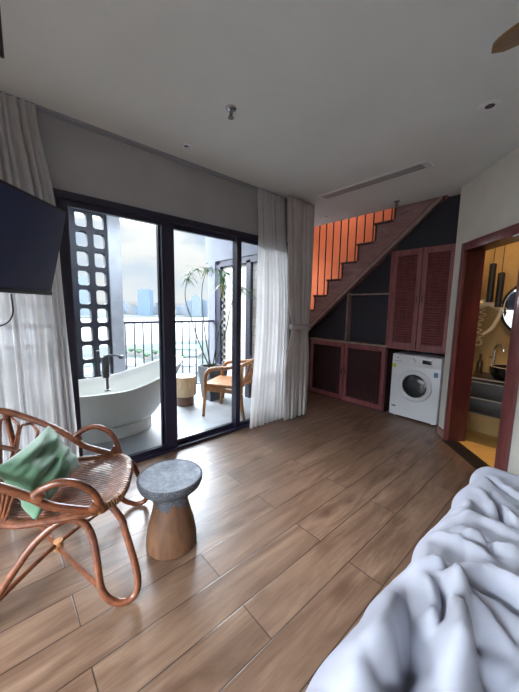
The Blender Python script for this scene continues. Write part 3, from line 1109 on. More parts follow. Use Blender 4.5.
# ------------------------------------------------------------------ rattan armchair
CF = Matrix((Vector((0.9124, -0.4093, 0)), Vector((0.4093, 0.9124, 0)), Vector((0, 0, 1)))).transposed().to_4x4()
CF.translation = Vector((-1.67, 0.51, 0))       # local x = lateral (towards camera), y = forward
ch = thing('rattan_armchair', 'brown rattan armchair with looped arms at the left beside the stool', 'chair', tuple(CF @ Vector((0, -0.3, 0))))
rail_h = [(0.282, -0.125, 0.445), (0.292, -0.20, 0.475), (0.298, -0.29, 0.515), (0.306, -0.36, 0.575), (0.318, -0.454, 0.645), (0.332, -0.58, 0.71), (0.335, -0.71, 0.77),
          (0.285, -0.83, 0.80), (0.16, -0.90, 0.815), (0.0, -0.92, 0.82)]
rail = rail_h + [(-x, y, z) for x, y, z in rail_h[::-1][1:]]
bm = new_bm()
tube(bm, rail, 0.0185, 12, mtx=CF)
finish('back_rail', bm, M_['rattan'], ch)
for s in (1, -1):
    bm = new_bm()
    tube(bm, [(s * .306, -.345, .580), (s * .315, -.30, .612), (s * .318, -.235, .629), (s * .312, -.165, .603), (s * .300, -.115, .545), (s * .286, -.088, .455), (s * .280, -.085, .44)], 0.0165, 12, mtx=CF)
    finish('armrest', bm, M_['rattan'], ch)
    for (px, py, pz) in ((.304, -.33, .567), (.29, -.115, .47)):
        bm = new_bm()
        lathe(bm, [(0.021, -0.022), (0.024, -0.012), (0.024, 0.012), (0.021, 0.022)], 14, CF @ Vector((s * px, py, pz)), mtx=CF.to_3x3().to_4x4() @ Matrix.Rotation(radians(60), 4, 'X'))
        finish('arm_binding', bm, M_['rattan'], ch)
# seat


def seat_outline(a, k=1.0):
    e = 2.0 / 3.4
    c_, s_ = cos(a), sin(a)
    x = 0.285 * k * math.copysign(abs(c_) ** e, c_)
    y = -0.285 + 0.275 * k * math.copysign(abs(s_) ** e, s_)
    return x, y


bm = new_bm()
pts = []
for q in range(48):
    x, y = seat_outline(2 * pi * q / 48)
    pts.append((x, y, 0.435))
tube(bm, pts, 0.017, 10, closed=True, n=1, mtx=CF)
sr = finish('seat_rim', bm, M_['rattan'], ch)
bm = new_bm()
for q in range(27):
    x = -0.262 + q * 0.524 / 26
    e = 3.4
    hy = 0.275 * (1 - (abs(x) / 0.285) ** e) ** (1 / e)
    pts = []
    for j in range(9):
        s = j / 8
        y = -0.285 - hy + 2 * hy * s
        dip = 0.022 * (1 - (2 * s - 1) ** 4)
        pts.append((x, y, 0.452 - dip))
    pts.append((x, -0.285 + hy + 0.017, 0.440))
    pts.append((x, -0.285 + hy + 0.016, 0.424))
    tube(bm, pts, 0.0072, 6, n=2, mtx=CF)
finish('seat', bm, M_['rattan_dark'], ch)
# pale binding on the front rim
bm = new_bm()
for q in range(34):
    a = radians(28 + 124 * q / 33)
    x, y = seat_outline(a, 1.0)
    x2, y2 = seat_outline(a + 0.01)
    tg = Vector((x2 - x, y2 - y, 0)).normalized()
    nn = Vector((tg.y, -tg.x, 0))
    pp = [Vector((x, y, 0.435)) + nn * 0.0205 * cos(t) + Vector((0, 0, 0.0205 * sin(t))) for t in [2 * pi * j / 10 for j in range(10)]]
    tube(bm, pp, 0.0035, 5, closed=True, n=1, mtx=CF)
finish('rim_binding', bm, M_['wrap'], sr)
# legs
for s in (1, -1):
    bm = new_bm()
    leg = [(.248, -.052, .432), (.268, -.007, .363), (.281, .006, .317), (.320, .046, .179), (.345, .063, .09), (.362, .050, .034), (.370, .005, .016), (.365, -.050, .034),
           (.346, -.095, .09), (.311, -.115, .212), (.284, -.133, .30), (.268, -.165, .375), (.262, -.225, .408), (.266, -.29, .395), (.280, -.37, .33), (.300, -.425, .26),
           (.325, -.50, .15), (.345, -.565, .06), (.352, -.605, .018), (.352, -.64, .03), (.348, -.66, .12), (.335, -.665, .44), (.334, -.70, .755)]
    tube(bm, [(s * a, b, c) for a, b, c in leg], 0.0165, 12, n=5, mtx=CF)
    finish('leg', bm, M_['rattan'], ch)
bm = new_bm()
tube(bm, [(.346, -.10, .10), (0, -.37, .080), (-.346, -.60, .045)], 0.0125, 10, mtx=CF)
finish('stretcher', bm, M_['rattan'], ch)
bm = new_bm()
tube(bm, [(-.346, -.095, .10), (0, -.37, .106), (.350, -.60, .045)], 0.0115, 10, mtx=CF)
finish('stretcher', bm, M_['rattan'], ch)
bm = new_bm()
lathe(bm, [(0.0, -0.03), (0.022, -0.028), (0.024, 0.0), (0.022, 0.028), (0.0, 0.03)], 14, CF @ Vector((0, -.37, .093)))
finish('stretcher_binding', bm, M_['wrap'], ch)
# backrest: mid rail and hairpin hoops


def back_curve(t):
    """t in -1..1 around the back; returns top, mid, low points"""
    a = t * 1.0
    top = piece_path(rail, 0.5 + 0.25 * a)
    ang = pi * 1.5 + a * 1.05
    lo = Vector(seat_outline(ang) + (0.445,)) if True else None
    return top, lo


RP = smooth_path(rail, 8)


def piece_path(_, u):
    u = max(0, min(1, u)) * (len(RP) - 1)
    i = min(int(u), len(RP) - 2)
    return RP[i].lerp(RP[i + 1], u - i)


bm = new_bm()
mid = []
for q in range(17):
    tp, lo = back_curve(1 - 2 * q / 16)
    m_ = tp.lerp(lo, 0.40)
    mid.append((m_.x, m_.y, m_.z))
tube(bm, mid, 0.013, 10, n=3, mtx=CF)
finish('mid_rail', bm, M_['rattan'], ch)
for q in range(11):
    t0 = 1 - 2 * (q + 0.04) / 11
    t1 = 1 - 2 * (q + 0.96) / 11
    (a, al), (b, bl) = back_curve(t0), back_curve(t1)
    tm = 0.5 * (t0 + t1)
    (c, cl) = back_curve(tm)
    bm = new_bm()
    a2, b2 = a.lerp(al, 0.16), b.lerp(bl, 0.16)
    c2 = c.lerp(cl, 0.055)
    tube(bm, [al.lerp(cl, 0.6), a.lerp(al, 0.55).lerp(c.lerp(cl, .55), .3), a2, a2.lerp(c2, 0.5) + Vector((0, 0, 0.012)), c2, b2.lerp(c2, 0.5) + Vector((0, 0, 0.012)), b2, b.lerp(bl, 0.55).lerp(c.lerp(cl, .55), .3), bl.lerp(cl, 0.6)], 0.0075, 8, n=4, mtx=CF)
    finish('back_hoop', bm, M_['rattan_dark'], ch)

# green cushion
Pr = CF @ Vector((-0.067, -0.256, 0.50))
Pb = CF @ Vector((0.305, -0.345, 0.458))
Pt = CF @ Vector((-0.15, -0.425, 0.725))
Pl = Pt + (Pb - Pr) * 1.0
bm = new_bm()
NC = 40
nc = (Pb - Pr).cross(Pt - Pr).normalized()
if nc.dot(C0 - Pr) < 0:
    nc = -nc
for side in (1, -1):
    rows = []
    for i in range(NC + 1):
        row = []
        for j in range(NC + 1):
            u, v = i / NC, j / NC
            # edges pull in a little between the corners
            uu, vv = 2 * u - 1, 2 * v - 1
            pu = u + 0.045 * (1 - vv * vv) * (-uu)
            pv = v + 0.045 * (1 - uu * uu) * (-vv)
            p = Pr.lerp(Pb, pu).lerp(Pt.lerp(Pl, pu), pv)
            h = ((1 - uu ** 4) * (1 - vv ** 4)) ** 0.55
            wr = noise.noise(Vector((u * 3.1, v * 9.0 + 1.5 * u, 1.7 * side))) * 0.030
            wr += 0.015 * sin(24 * (v + 0.5 * u) + 3 * noise.noise(Vector((u * 2, v * 2, 3)))) * math.exp(-((u - 0.45) / 0.25) ** 2)
            p = p + nc * side * (0.075 * h + wr * h)
            row.append(bm.verts.new(p))
        rows.append(row)
    for i in range(NC):
        for j in range(NC):
            f = (rows[i][j], rows[i + 1][j], rows[i + 1][j + 1], rows[i][j + 1])
            bm.faces.new(f if side > 0 else f[::-1])
bmesh.ops.remove_doubles(bm, verts=bm.verts[:], dist=0.0006)
bmesh.ops.recalc_face_normals(bm, faces=bm.faces[:])
tag(finish('cushion', bm, M_['cushion'], None, sharp=3.0), 'square green cushion leaning in the rattan armchair', 'cushion')

# ------------------------------------------------------------------ stool
st = thing('stool', 'mushroom shaped wooden stool with charcoal painted top on the plank floor', 'stool', (-1.545, 0.70, 0))
bm = new_bm()
lathe(bm, [(0.0, 0.0), (0.138, 0.0), (0.146, 0.012), (0.144, 0.06), (0.130, 0.14), (0.108, 0.22), (0.094, 0.285), (0.090, 0.30)], 40, (-1.545, 0.70, 0))
finish('base', bm, M_['stool_wood'], st)
bm = new_bm()
lathe(bm, [(0.170, 0.4285), (0.178, 0.430), (0.184, 0.424), (0.183, 0.405), (0.172, 0.378), (0.145, 0.352), (0.112, 0.338), (0.098, 0.325), (0.0955, 0.295), (0.0955, 0.28)], 56, (-1.545, 0.70, 0), cap=False)
bm2 = bm
# uneven painted lower border with two drips
vs = sorted(bm.verts, key=lambda v: v.co.z)
zmin = vs[0].co.z
for v in bm.verts:
    if abs(v.co.z - zmin) < 1e-4:
        a = math.atan2(v.co.y - 0.70, v.co.x + 1.545)
        d = 0.010 * sin(5 * a) + 0.006 * sin(13 * a + 1)
        for ad, dl in ((-0.62, 0.035), (-1.3, 0.012), (0.4, 0.02)):
            d += dl * math.exp(-((a - ad) / 0.09) ** 2)
        v.co.z -= d
        r = 0.0965 + 0.16 * d + (0.005 if d > 0 else 0.0)
        v.co.x = -1.545 + r * cos(a)
        v.co.y = 0.70 + r * sin(a)
pt = finish('painted_top', bm, M_['stool_top'], st)
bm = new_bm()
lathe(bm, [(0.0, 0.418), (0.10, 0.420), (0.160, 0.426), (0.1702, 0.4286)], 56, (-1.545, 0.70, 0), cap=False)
finish('dusty_sheen_dish', bm, M_['stool_dish'], pt)

# ------------------------------------------------------------------ bed
bed = thing('bed', 'low bed base mostly hidden beneath the white duvet', 'bed', (0.72, 0.93, 0))
bm = new_bm()
box(bm, (-0.22, -0.02, 0.06), (1.85, 1.84, 0.26), bev=0.02)
finish('base', bm, M_['mahogany_dark'], bed)
bm = new_bm()
box(bm, (-0.22, -0.02, 0.26), (1.85, 1.82, 0.43), bev=0.05, seg=3)
finish('mattress', bm, M_['white_plastic'], bed)
bm = new_bm()
box(bm, (1.87, -0.1, 0.0), (1.96, 1.95, 1.05), bev=0.02)
finish('headboard', bm, M_['mahogany'], bed)
for (lx, ly) in ((-0.17, 0.03), (-0.17, 1.79), (1.8, 0.03), (1.8, 1.79)):
    bm = new_bm()
    box(bm, (lx - 0.03, ly - 0.03, 0.0), (lx + 0.03, ly + 0.03, 0.06))
    finish('leg', bm, M_['mahogany_dark'], bed)

# duvet: creases listed as plan-view polylines (x, y), height, width
DX0, DX1, DY0, DY1 = -0.335, 1.7, -0.12, 1.94


def W(x, y, z=0.62):
    d = ray(x, y)
    p = C0 + d * ((z - 1.4) / d.z)
    return (p.x, p.y)


CREASES = [
    # fold lines: points, height m, half widths m on the window side and on the headboard side
    ([(404, 578), (392, 616), (374, 655), (340, 700)], 0.075, 0.085, 0.026),
    ([(411, 562), (411, 600), (412, 640), (408, 668)], -0.060, 0.034, 0.024),
    ([(352, 672), (390, 671), (420, 662)], -0.030, 0.02, 0.02),
    ([(447, 568), (459, 600), (460, 640), (448, 700)], 0.060, 0.036, 0.024),
    ([(455, 590), (480, 640), (490, 700), (490, 740)], -0.035, 0.03, 0.16),
    ([(427, 570), (434, 600), (428, 632)], 0.022, 0.018, 0.012),
    ([(419, 572), (425, 600), (430, 612)], -0.020, 0.010, 0.012),
    ([(440, 572), (446, 600), (442, 632)], -0.030, 0.016, 0.014),
    ([(410, 561), (430, 561), (446, 566)], 0.030, 0.014, 0.010),
    ([(446, 568), (480, 579), (519, 601), (540, 616)], -0.050, 0.014, 0.024),
    ([(446, 562), (480, 570), (519, 588), (540, 600)], 0.030, 0.030, 0.012),
    ([(459, 606), (470, 620), (484, 625)], -0.036, 0.012, 0.016),
    ([(466, 596), (490, 612), (519, 636)], 0.022, 0.020, 0.014),
    ([(476, 640), (495, 660), (519, 690)], -0.020, 0.030, 0.030),
    ([(430, 560), (426, 545), (430, 530)], 0.016, 0.020, 0.014),
    ([(370, 590), (362, 620), (340, 655)], 0.012, 0.016, 0.016),
    ([(440, 522), (458, 520), (478, 524)], -0.018, 0.010, 0.012),
    ([(449, 504), (468, 506), (468, 494)], 0.018, 0.012, 0.010),
    ([(448, 514), (475, 516), (505, 530), (530, 540)], 0.020, 0.014, 0.010),
    ([(455, 536), (475, 536), (500, 548), (525, 552)], 0.022, 0.016, 0.010),
    ([(472, 530), (484, 540), (492, 549)], -0.020, 0.008, 0.012),
    ([(492, 490), (500, 510), (508, 522), (516, 528)], -0.026, 0.010, 0.010),
    ([(504, 502), (512, 518), (522, 526)], 0.020, 0.010, 0.008),
    ([(478, 482), (490, 500), (497, 514)], 0.016, 0.014, 0.010),
    ([(485, 470), (505, 484), (525, 496)], -0.016, 0.014, 0.012),
    ([(425, 520), (445, 530), (470, 545), (500, 566)], 0.016, 0.022, 0.014),
    ([(400, 556), (412, 548), (425, 552)], -0.014, 0.010, 0.010),
    ([(390, 575), (380, 596), (372, 610)], -0.012, 0.012, 0.012),
]
CR = []
for pts, h, wl, wr in CREASES:
    P = smooth_path([W(*p) + (0,) for p in pts], 7)
    mx_ = 3.0 * max(wl, wr) + 0.03
    bb = (min(p.x for p in P) - mx_, max(p.x for p in P) + mx_, min(p.y for p in P) - mx_, max(p.y for p in P) + mx_)
    CR.append((P, h, wl, wr, bb))
RIGHT = Vector((0.67, 0.75, 0))


def seg_dist(p, P):
    best, bt, bo = 1e9, 0, None
    n = len(P) - 1
    for i in range(n):
        a = P[i]
        ab = P[i + 1] - a
        t = max(0, min(1, (p - a).dot(ab) / max(1e-9, ab.length_squared)))
        o = p - a - ab * t
        d = o.length
        if d < best:
            best, bt, bo = d, (i + t) / n, o
    return best, bt, bo


def duvet_h(x, y):
    p = Vector((x, y, 0))
    q = Vector((x * 4.0, y * 4.0, 0))
    wv = Vector((noise.noise(q), noise.noise(q + Vector((7, 3, 1))), 0)) * 0.012
    pw_ = p + wv
    z = 0.0
    for P, h, wl, wr, bb in CR:
        if bb[0] < x < bb[1] and bb[2] < y < bb[3]:
            d, t, o = seg_dist(pw_, P)
            wd = wr if o.dot(RIGHT) > 0 else wl
            k = d / wd
            if k < 3.2:
                tap = min(1, min(t, 1 - t) * 4 + 0.15)
                z += 1.8 * h * tap * (0.8 * math.exp(-k * k * 0.8) + 0.2 * math.exp(-k * 1.5))
    z += 0.014 * noise.noise(Vector((x * 2.6, y * 2.6, 4.2)))
    r1 = 1 - abs(noise.noise(Vector(((x + y * 0.7) * 6.5, (y - x * 0.7) * 2.4, 9.1))))
    z += 0.020 * (r1 * r1 - 0.6)
    r2 = 1 - abs(noise.noise(Vector(((x - y * 0.5) * 11, (y + x * .5) * 5, 2.2))))
    z += 0.012 * (r2 * r2 - 0.6)
    r3 = 1 - abs(noise.noise(Vector(((x + y * 0.2) * 26, (y - x * .3) * 12, 5.2))))
    z += 0.0045 * (r3 * r3 - 0.6)
    # the cloth lies smoother close to the edges
    return z


bm = new_bm()
NX, NY = 280, 290
rows = []
for i in range(NX + 1):
    u = i / NX
    row = []
    for j in range(NY + 1):
        v = j / NY
        # arc-length parameter: flat top then roll over the foot (u small) and the far side (v large)
        sx = -0.40 + u * (DX1 - DX0 + 0.40 - 0.0)      # <0 : hanging part
        sy = v * (DY1 - DY0 + 0.40)
        over_x = max(0.0, 0.10 - sx)
        over_y = max(0.0, sy - (DY1 - DY0 - 0.10))
        px = DX0 + max(sx, 0.10)
        py = DY0 + min(sy, DY1 - DY0 - 0.10)
        z = 0.60

        def roll(o, R=0.10):
            if o < R * pi / 2:
                a = o / R
                return R * sin(a), R * (1 - cos(a))
            return R, R + (o - R * pi / 2)
        ox, dzx = roll(over_x)
        oy, dzy = roll(over_y)
        px -= ox
        py += oy
        h = duvet_h(px, py)
        h *= 0.35 + 0.65 * min(1.0, max(0.0, (px - DX0) / 0.16)) * min(1.0, max(0.0, (DY1 - py) / 0.16))
        hang = min(1.0, max(dzx, dzy) / 0.10)
        z = z - max(dzx, dzy) - 0.2 * min(dzx, dzy) + h * (1 - 0.75 * hang)
        if hang > 0:
            fl = 0.02 * sin(py * 17 + 2 * noise.noise(Vector((py * 3, 0, 0)))) if dzx >= dzy else 0.02 * sin(px * 17)
            if dzx >= dzy:
                px -= (0.6 * fl + 0.008) * hang + 0.2 * h * hang
            else:
                py += (fl + 0.012) * hang + 0.25 * h * hang
        z = max(z, 0.10 if hang > 0.9 else 0.455)
        row.append(bm.verts.new((px, py, z)))
    rows.append(row)
for i in range(NX):
    for j in range(NY):
        bm.faces.new((rows[i][j], rows[i + 1][j], rows[i + 1][j + 1], rows[i][j + 1]))
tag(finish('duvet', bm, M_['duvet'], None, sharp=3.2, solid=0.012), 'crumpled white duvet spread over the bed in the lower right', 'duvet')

# ------------------------------------------------------------------ bathroom
van = thing('vanity_unit', 'dark floating vanity counter with drawers inside the bathroom', 'vanity', (-0.2, 3.9, 0.34))
bm = new_bm()
box(bm, (-0.79, 3.715, 0.34), (0.9, 4.115, 0.685))
finish('body', bm, M_['vanity'], van)
bm = new_bm()
box(bm, (-0.80, 3.70, 0.69), (0.9, 4.115, 0.72), bev=0.003)
finish('countertop', bm, M_['stone'], van)
bm = new_bm()
box(bm, (-0.80, 3.694, 0.712), (0.9, 3.700, 0.720))
finish('counter_edge', bm, M_['vanity_edge'], van)
for (a, b) in ((-0.785, -0.02), (0.0, 0.88)):
    for (z0, z1) in ((0.355, 0.51), (0.52, 0.68)):
        bm = new_bm()
        box(bm, (a, 3.698, z0), (b, 3.715, z1), bev=0.003)
        dw = finish('drawer', bm, M_['vanity'], van)
        bm = new_bm()
        box(bm, (a, 3.692, z1 - 0.006), (b, 3.698, z1))
        finish('drawer_pull', bm, M_['vanity_edge'], dw)

bs = thing('vessel_sink', 'black round vessel sink standing on the bathroom counter', 'sink', (-0.52, 3.88, 0.72))
bm = new_bm()
lathe(bm, [(0.0, 0.75), (0.12, 0.75), (0.145, 0.78), (0.158, 0.85), (0.16, 0.875), (0.148, 0.877), (0.14, 0.85), (0.11, 0.79), (0.0, 0.775)], 36, (-0.52, 3.88, -0.0295), cap=False)
bo = finish('bowl', bm, M_['black_gloss'], bs)
bm = new_bm()
tube(bm, [(-0.52 + 0.154 * cos(2 * pi * k / 36), 3.88 + 0.154 * sin(2 * pi * k / 36), 0.847) for k in range(36)], 0.006, 8, closed=True, n=1)
finish('rim', bm, M_['vanity_edge'], bo)

tp = thing('basin_tap', 'tall chrome tap arching over the black vessel sink', 'tap', (-0.68, 4.03, 0.72))
bm = new_bm()
lathe(bm, [(0.0, 0.7205), (0.026, 0.7205), (0.026, 0.74), (0.016, 0.75), (0.014, 0.99)], 20, (-0.68, 4.03, 0))
tube(bm, [(-0.68, 4.03, 0.97), (-0.675, 4.02, 1.03), (-0.64, 4.00, 1.055), (-0.605, 3.98, 1.03), (-0.595, 3.975, 0.99)], 0.011, 10)
b_ = finish('spout', bm, M_['chrome'], tp)
bm = new_bm()
tube(bm, [(-0.68, 4.03, 0.90), (-0.72, 4.01, 0.92)], 0.006, 8, smooth=False)
finish('lever', bm, M_['chrome'], tp)

bo = thing('bottle', 'dark slim bottle on the bathroom counter near the door jamb', 'bottle', (-0.80, 4.03, 0.72))
bm = new_bm()
lathe(bm, [(0.0, 0.7505), (0.028, 0.7505), (0.03, 0.76), (0.03, 0.86), (0.022, 0.89), (0.010, 0.91), (0.010, 0.94)], 20, (-0.80, 4.03, -0.03))
finish('flask', bm, M_['bottle'], bo)
bm = new_bm()
lathe(bm, [(0.013, 0.94), (0.013, 0.965), (0.0, 0.966)], 16, (-0.80, 4.03, -0.03))
finish('cap', bm, M_['black'], bo)

mr = thing('round_mirror', 'large round dark rimmed mirror on the tan bathroom wall', 'mirror', (-0.38, 4.11, 1.44))
bm = new_bm()
RYm = Matrix.Rotation(radians(90), 4, 'X')
lathe(bm, [(0.31, 0.0), (0.31, 0.03), (0.285, 0.034), (0.285, 0.0)], 56, (-0.38, 4.118, 1.44), cap=False, mtx=RYm)
finish('rim', bm, M_['bottle'], mr)
bm = new_bm()
lathe(bm, [(0.287, 0.0), (0.287, 0.012), (0.0, 0.012)], 56, (-0.38, 4.118, 1.44), mtx=RYm)
finish('glass', bm, M_['mirror'], mr)

for (x, z0, z1, lab) in ((-0.762, 1.505, 1.90, 'longer left black cylinder pendant hanging before the round mirror'), (-0.684, 1.455, 1.80, 'lower right black cylinder pendant hanging before the round mirror')):
    pd = thing('pendant_lamp', lab, 'lamp', (x, 3.94, ZC), group='black cylinder pendants in the bathroom')
    bm = new_bm()
    lathe(bm, [(0.03, z0), (0.03, z1), (0.012, z1 + 0.01), (0.0, z1 + 0.011)], 24, (x, 3.94, 0), cap=False)
    lathe(bm, [(0.028, z0 + 0.02), (0.0, z0 + 0.02)], 24, (x, 3.94, 0), cap=False)
    finish('shade', bm, M_['black'], pd)
    bm = new_bm()
    tube(bm, [(x, 3.94, z1 + 0.008), (x, 3.94, ZC - 0.001)], 0.003, 8, smooth=False)
    finish('cord', bm, M_['black'], pd)

hd = thing('hair_dryer', 'cream hair dryer with a curly cord hung on the bathroom wall', 'hair dryer', (-0.82, 4.09, 1.40))
bm = new_bm()
Yh = 4.00
tube(bm, [(-0.865, Yh, 1.455), (-0.83, Yh, 1.487), (-0.78, Yh, 1.492), (-0.72, Yh, 1.46), (-0.655, Yh, 1.42)], lambda t: 0.042 + 0.012 * sin(pi * min(1, t * 1.6)) - 0.02 * t, 14)
hb = finish('barrel', bm, M_['cream'], hd)
bm = new_bm()
tube(bm, [(-0.665, Yh, 1.415), (-0.69, Yh, 1.31), (-0.73, Yh, 1.22), (-0.79, Yh, 1.16)], lambda t: 0.022 - 0.006 * t, 12)
finish('handle', bm, M_['cream'], hd)
bm = new_bm()
pts = []
for k in range(60):
    t = k / 59
    pts.append((-0.84 + 0.028 * sin(t * 40) + 0.02 * sin(t * 9), Yh + 0.03 + 0.02 * cos(t * 40), 1.44 - 0.36 * t))
tube(bm, pts, 0.006, 6, n=2)
tube(bm, [(-0.84 + 0.03 * cos(2 * pi * k / 14), Yh + 0.03, 1.06 + 0.03 * sin(2 * pi * k / 14)) for k in range(14)], 0.007, 6, closed=True, n=2)
finish('curly_cord', bm, M_['cream'], hd)
bm = new_bm()
box(bm, (-0.715, 4.095, 1.46), (-0.655, 4.119, 1.54), bev=0.005)
tube(bm, [(-0.685, 4.095, 1.48), (-0.71, Yh + 0.03, 1.47)], 0.015, 10, smooth=False)
finish('wall_holder', bm, M_['cream'], hd)

# warm lamp of the bathroom
bt = thing('bathroom_downlight', 'lit warm ceiling downlight inside the bathroom', 'ceiling light', (-0.30, 3.35, ZC))
bm = new_bm()
lathe(bm, [(0.06, 0.0), (0.06, -0.01), (0.045, -0.012), (0.045, 0.0)], 24, (-0.30, 3.35, ZC - 0.0005), cap=False)
finish('bezel', bm, M_['white_plastic'], bt)
bm = new_bm()
lathe(bm, [(0.045, -0.004), (0.0, -0.004)], 24, (-0.30, 3.35, ZC), cap=False)
finish('lens', bm, M_['lamp_glow'], bt)


def lamp(name, kind, loc, energy, col, size=0.1, parent=None, spot=None, rot=None):
    ld = bpy.data.lights.new(name, kind)
    ld.energy = energy
    ld.color = lin(col)[:3]
    if kind == 'AREA':
        ld.size = size
    else:
        ld.shadow_soft_size = size
    if spot:
        ld.spot_size = radians(spot)
        ld.spot_blend = 0.6
    o = bpy.data.objects.new(name, ld)
    COL.objects.link(o)
    o.location = loc
    if rot:
        o.rotation_euler = rot
    return o


lamp('bathroom_lamp_light', 'POINT', (-0.30, 3.35, ZC - 0.12), 9, '#ffd5a6', 0.05)
lamp('bathroom_spot_light', 'SPOT', (-0.42, 3.42, ZC - 0.05), 60, '#ffd5a6', 0.04, spot=52)
lamp('stairwell_fill_light', 'POINT', (-3.2, 4.35, 3.6), 12, '#f4f0ff', 0.12)  # added fill for the orange wall, no fixture
lamp('landing_fill_light', 'POINT', (-3.95, 4.25, 1.9), 12, '#f2f2ff', 0.12)  # added fill standing in for daylight low on the orange wall

# ------------------------------------------------------------------ balcony
bm = new_bm()
box(bm, (-4.75, -1.42, -0.2), (XW - 0.1, YE - 0.12, -0.015))
struct('floor_balcony', bm, M_['balcony'])
bm = new_bm()
box(bm, (-4.72, 1.215, -0.015), (-4.46, 1.375, 3.2))
struct('column_1', bm, M_['concrete'])

bm = new_bm()
box(bm, (-4.75, -1.42, -0.015), (XW - 0.2, -1.3, 3.2))
struct('wall_balcony_left', bm, M_['brick'])

bm = new_bm()
box(bm, (-4.75, -1.42, 3.2), (XW - 0.25, 3.03, 3.35))
struct('balcony_shade_slab', bm, M_['concrete'])  # unseen slab added to cut overhead skylight on the balcony

# perforated block screen
scr = thing('breeze_block_screen', 'tall dark block screen pierced with rounded openings behind the bathtub', 'screen', (-4.6, 0.5, 0))
bm = new_bm()
PH, PW = 0.2475, 0.204
zb = 1.4 + (2.671 - 1.4) * 0.865     # centre of the second row from the top
y_first = 1.01 - PW * 0.0
hy, hz = 0.066, 0.096
ys_ = [1.115 - k * PW for k in range(0, 12)]
zs_ = [zb + 0.0 - k * PH for k in range(-2, 10)]
# each block: a frame with a rounded opening


def hole_block(bm, yc, zc, x0, x1):
    n = 8
    inner = []
    r = 0.035
    for (cy, cz, a0) in ((hy - r, hz - r, 0), (-hy + r, hz - r, 90), (-hy + r, -hz + r, 180), (hy - r, -hz + r, 270)):
        for q in range(n + 1):
            a = radians(a0 + 90 * q / n)
            inner.append((cy + r * cos(a), cz + r * sin(a)))
    outer = []
    for (iy, iz) in inner:
        k = min((PW / 2) / max(abs(iy), 1e-6), (PH / 2) / max(abs(iz), 1e-6))
        outer.append((iy * k, iz * k))
    N = len(inner)
    V = {}
    for nm, pts in (('i', inner), ('o', outer)):
        for xx in (x0, x1):
            V[nm, xx] = [bm.verts.new((xx, yc + p[0], zc + p[1])) for p in pts]
    for q in range(N):
        k = (q + 1) % N
        bm.faces.new((V['i', x1][q], V['i', x1][k], V['o', x1][k], V['o', x1][q]))
        bm.faces.new((V['i', x0][k], V['i', x0][q], V['o', x0][q], V['o', x0][k]))
        bm.faces.new((V['i', x0][q], V['i', x0][k], V['i', x1][k], V['i', x1][q]))
        bm.faces.new((V['o', x0][k], V['o', x0][q], V['o', x1][q], V['o', x1][k]))


for yc in ys_:
    for zc in zs_:
        if zc - PH / 2 > -0.05:
            hole_block(bm, yc, zc, -4.60, -4.50)
finish('blocks', bm, M_['screen_block'], scr)
bm = new_bm()
box(bm, (-4.60, ys_[-1] - PW / 2, -0.015), (-4.50, ys_[0] + PW / 2, zs_[-1] - PH / 2 + 0.0))
finish('plinth', bm, M_['screen_block'], scr)

# railing
rl = thing('balcony_railing', 'dark metal balcony railing with thin upright bars facing the river', 'railing', (-4.5, 2.15, 0))
bm = new_bm()
box(bm, (-4.53, 1.375, 1.145), (-4.47, 2.94, 1.178))
finish('top_rail', bm, M_['frame'], rl)
bm = new_bm()
box(bm, (-4.515, 1.375, 0.06), (-4.485, 2.94, 0.085))
finish('bottom_rail', bm, M_['frame'], rl)
y = 1.40
while y < 2.93:
    bm = new_bm()
    box(bm, (-4.507, y - 0.007, 0.085), (-4.493, y + 0.007, 1.145))
    finish('bar', bm, M_['frame'], rl)
    y += 0.128

# end wall with glazing
bm = new_bm()
box(bm, (-4.75, 2.97, -0.015), (XW - 0.2, 3.03, 3.2))
struct('wall_balcony_end', bm, M_['brick'])
bm = new_bm()
box(bm, (-4.75, 2.90, 2.18), (XW - 0.2, 2.97, 3.2))
box(bm, (-4.66, 2.90, -0.015), (-4.44, 2.97, 2.18))
struct('trim_2', bm, M_['header_dimmed'])
bm = new_bm()
box(bm, (-4.44, 2.915, -0.015), (-4.30, 2.968, 2.12))
box(bm, (-3.60, 2.915, -0.015), (-3.50, 2.968, 2.12))
box(bm, (-4.30, 2.915, 2.08), (-2.83, 2.968, 2.18))
gw = struct('window_3', bm, M_['frame'])
bm = new_bm()
z = 0.3
while z < 2.0:
    box(bm, (-4.28, 2.93, z), (-4.23, 2.968, z + 0.055))
    z += 0.11
finish('vent_blocks', bm, M_['white_block'], gw)

# bathtub
BX, BY = -3.50, 0.98
tub = thing('bathtub', 'white freestanding slipper bathtub on the balcony behind the glass', 'bathtub', (BX, BY, -0.015))


def tub_ring(z01, inset=0.0, lift=True):
    """outline of the tub at height fraction; long axis along Y"""
    out = []
    N = 64
    L = lerp(0.43, 0.68, z01 ** 0.7) - inset
    Wd = lerp(0.27, 0.42, z01 ** 0.6) - inset
    for k in range(N):
        a = 2 * pi * k / N
        c_, s_ = cos(a), sin(a)
        e = 2 / 2.3
        x = Wd * math.copysign(abs(c_) ** e, c_)
        y = L * math.copysign(abs(s_) ** e, s_)
        yy = y / L
        zr = 0.535 + 0.235 * max(0.0, yy) ** 1.8 + 0.02 * max(0.0, -yy) ** 2
        out.append((x, y - 0.06 + 0.16 * z01 * max(0, yy) ** 2, 0.13 + (zr - 0.13) * z01 if lift else 0))
    return out


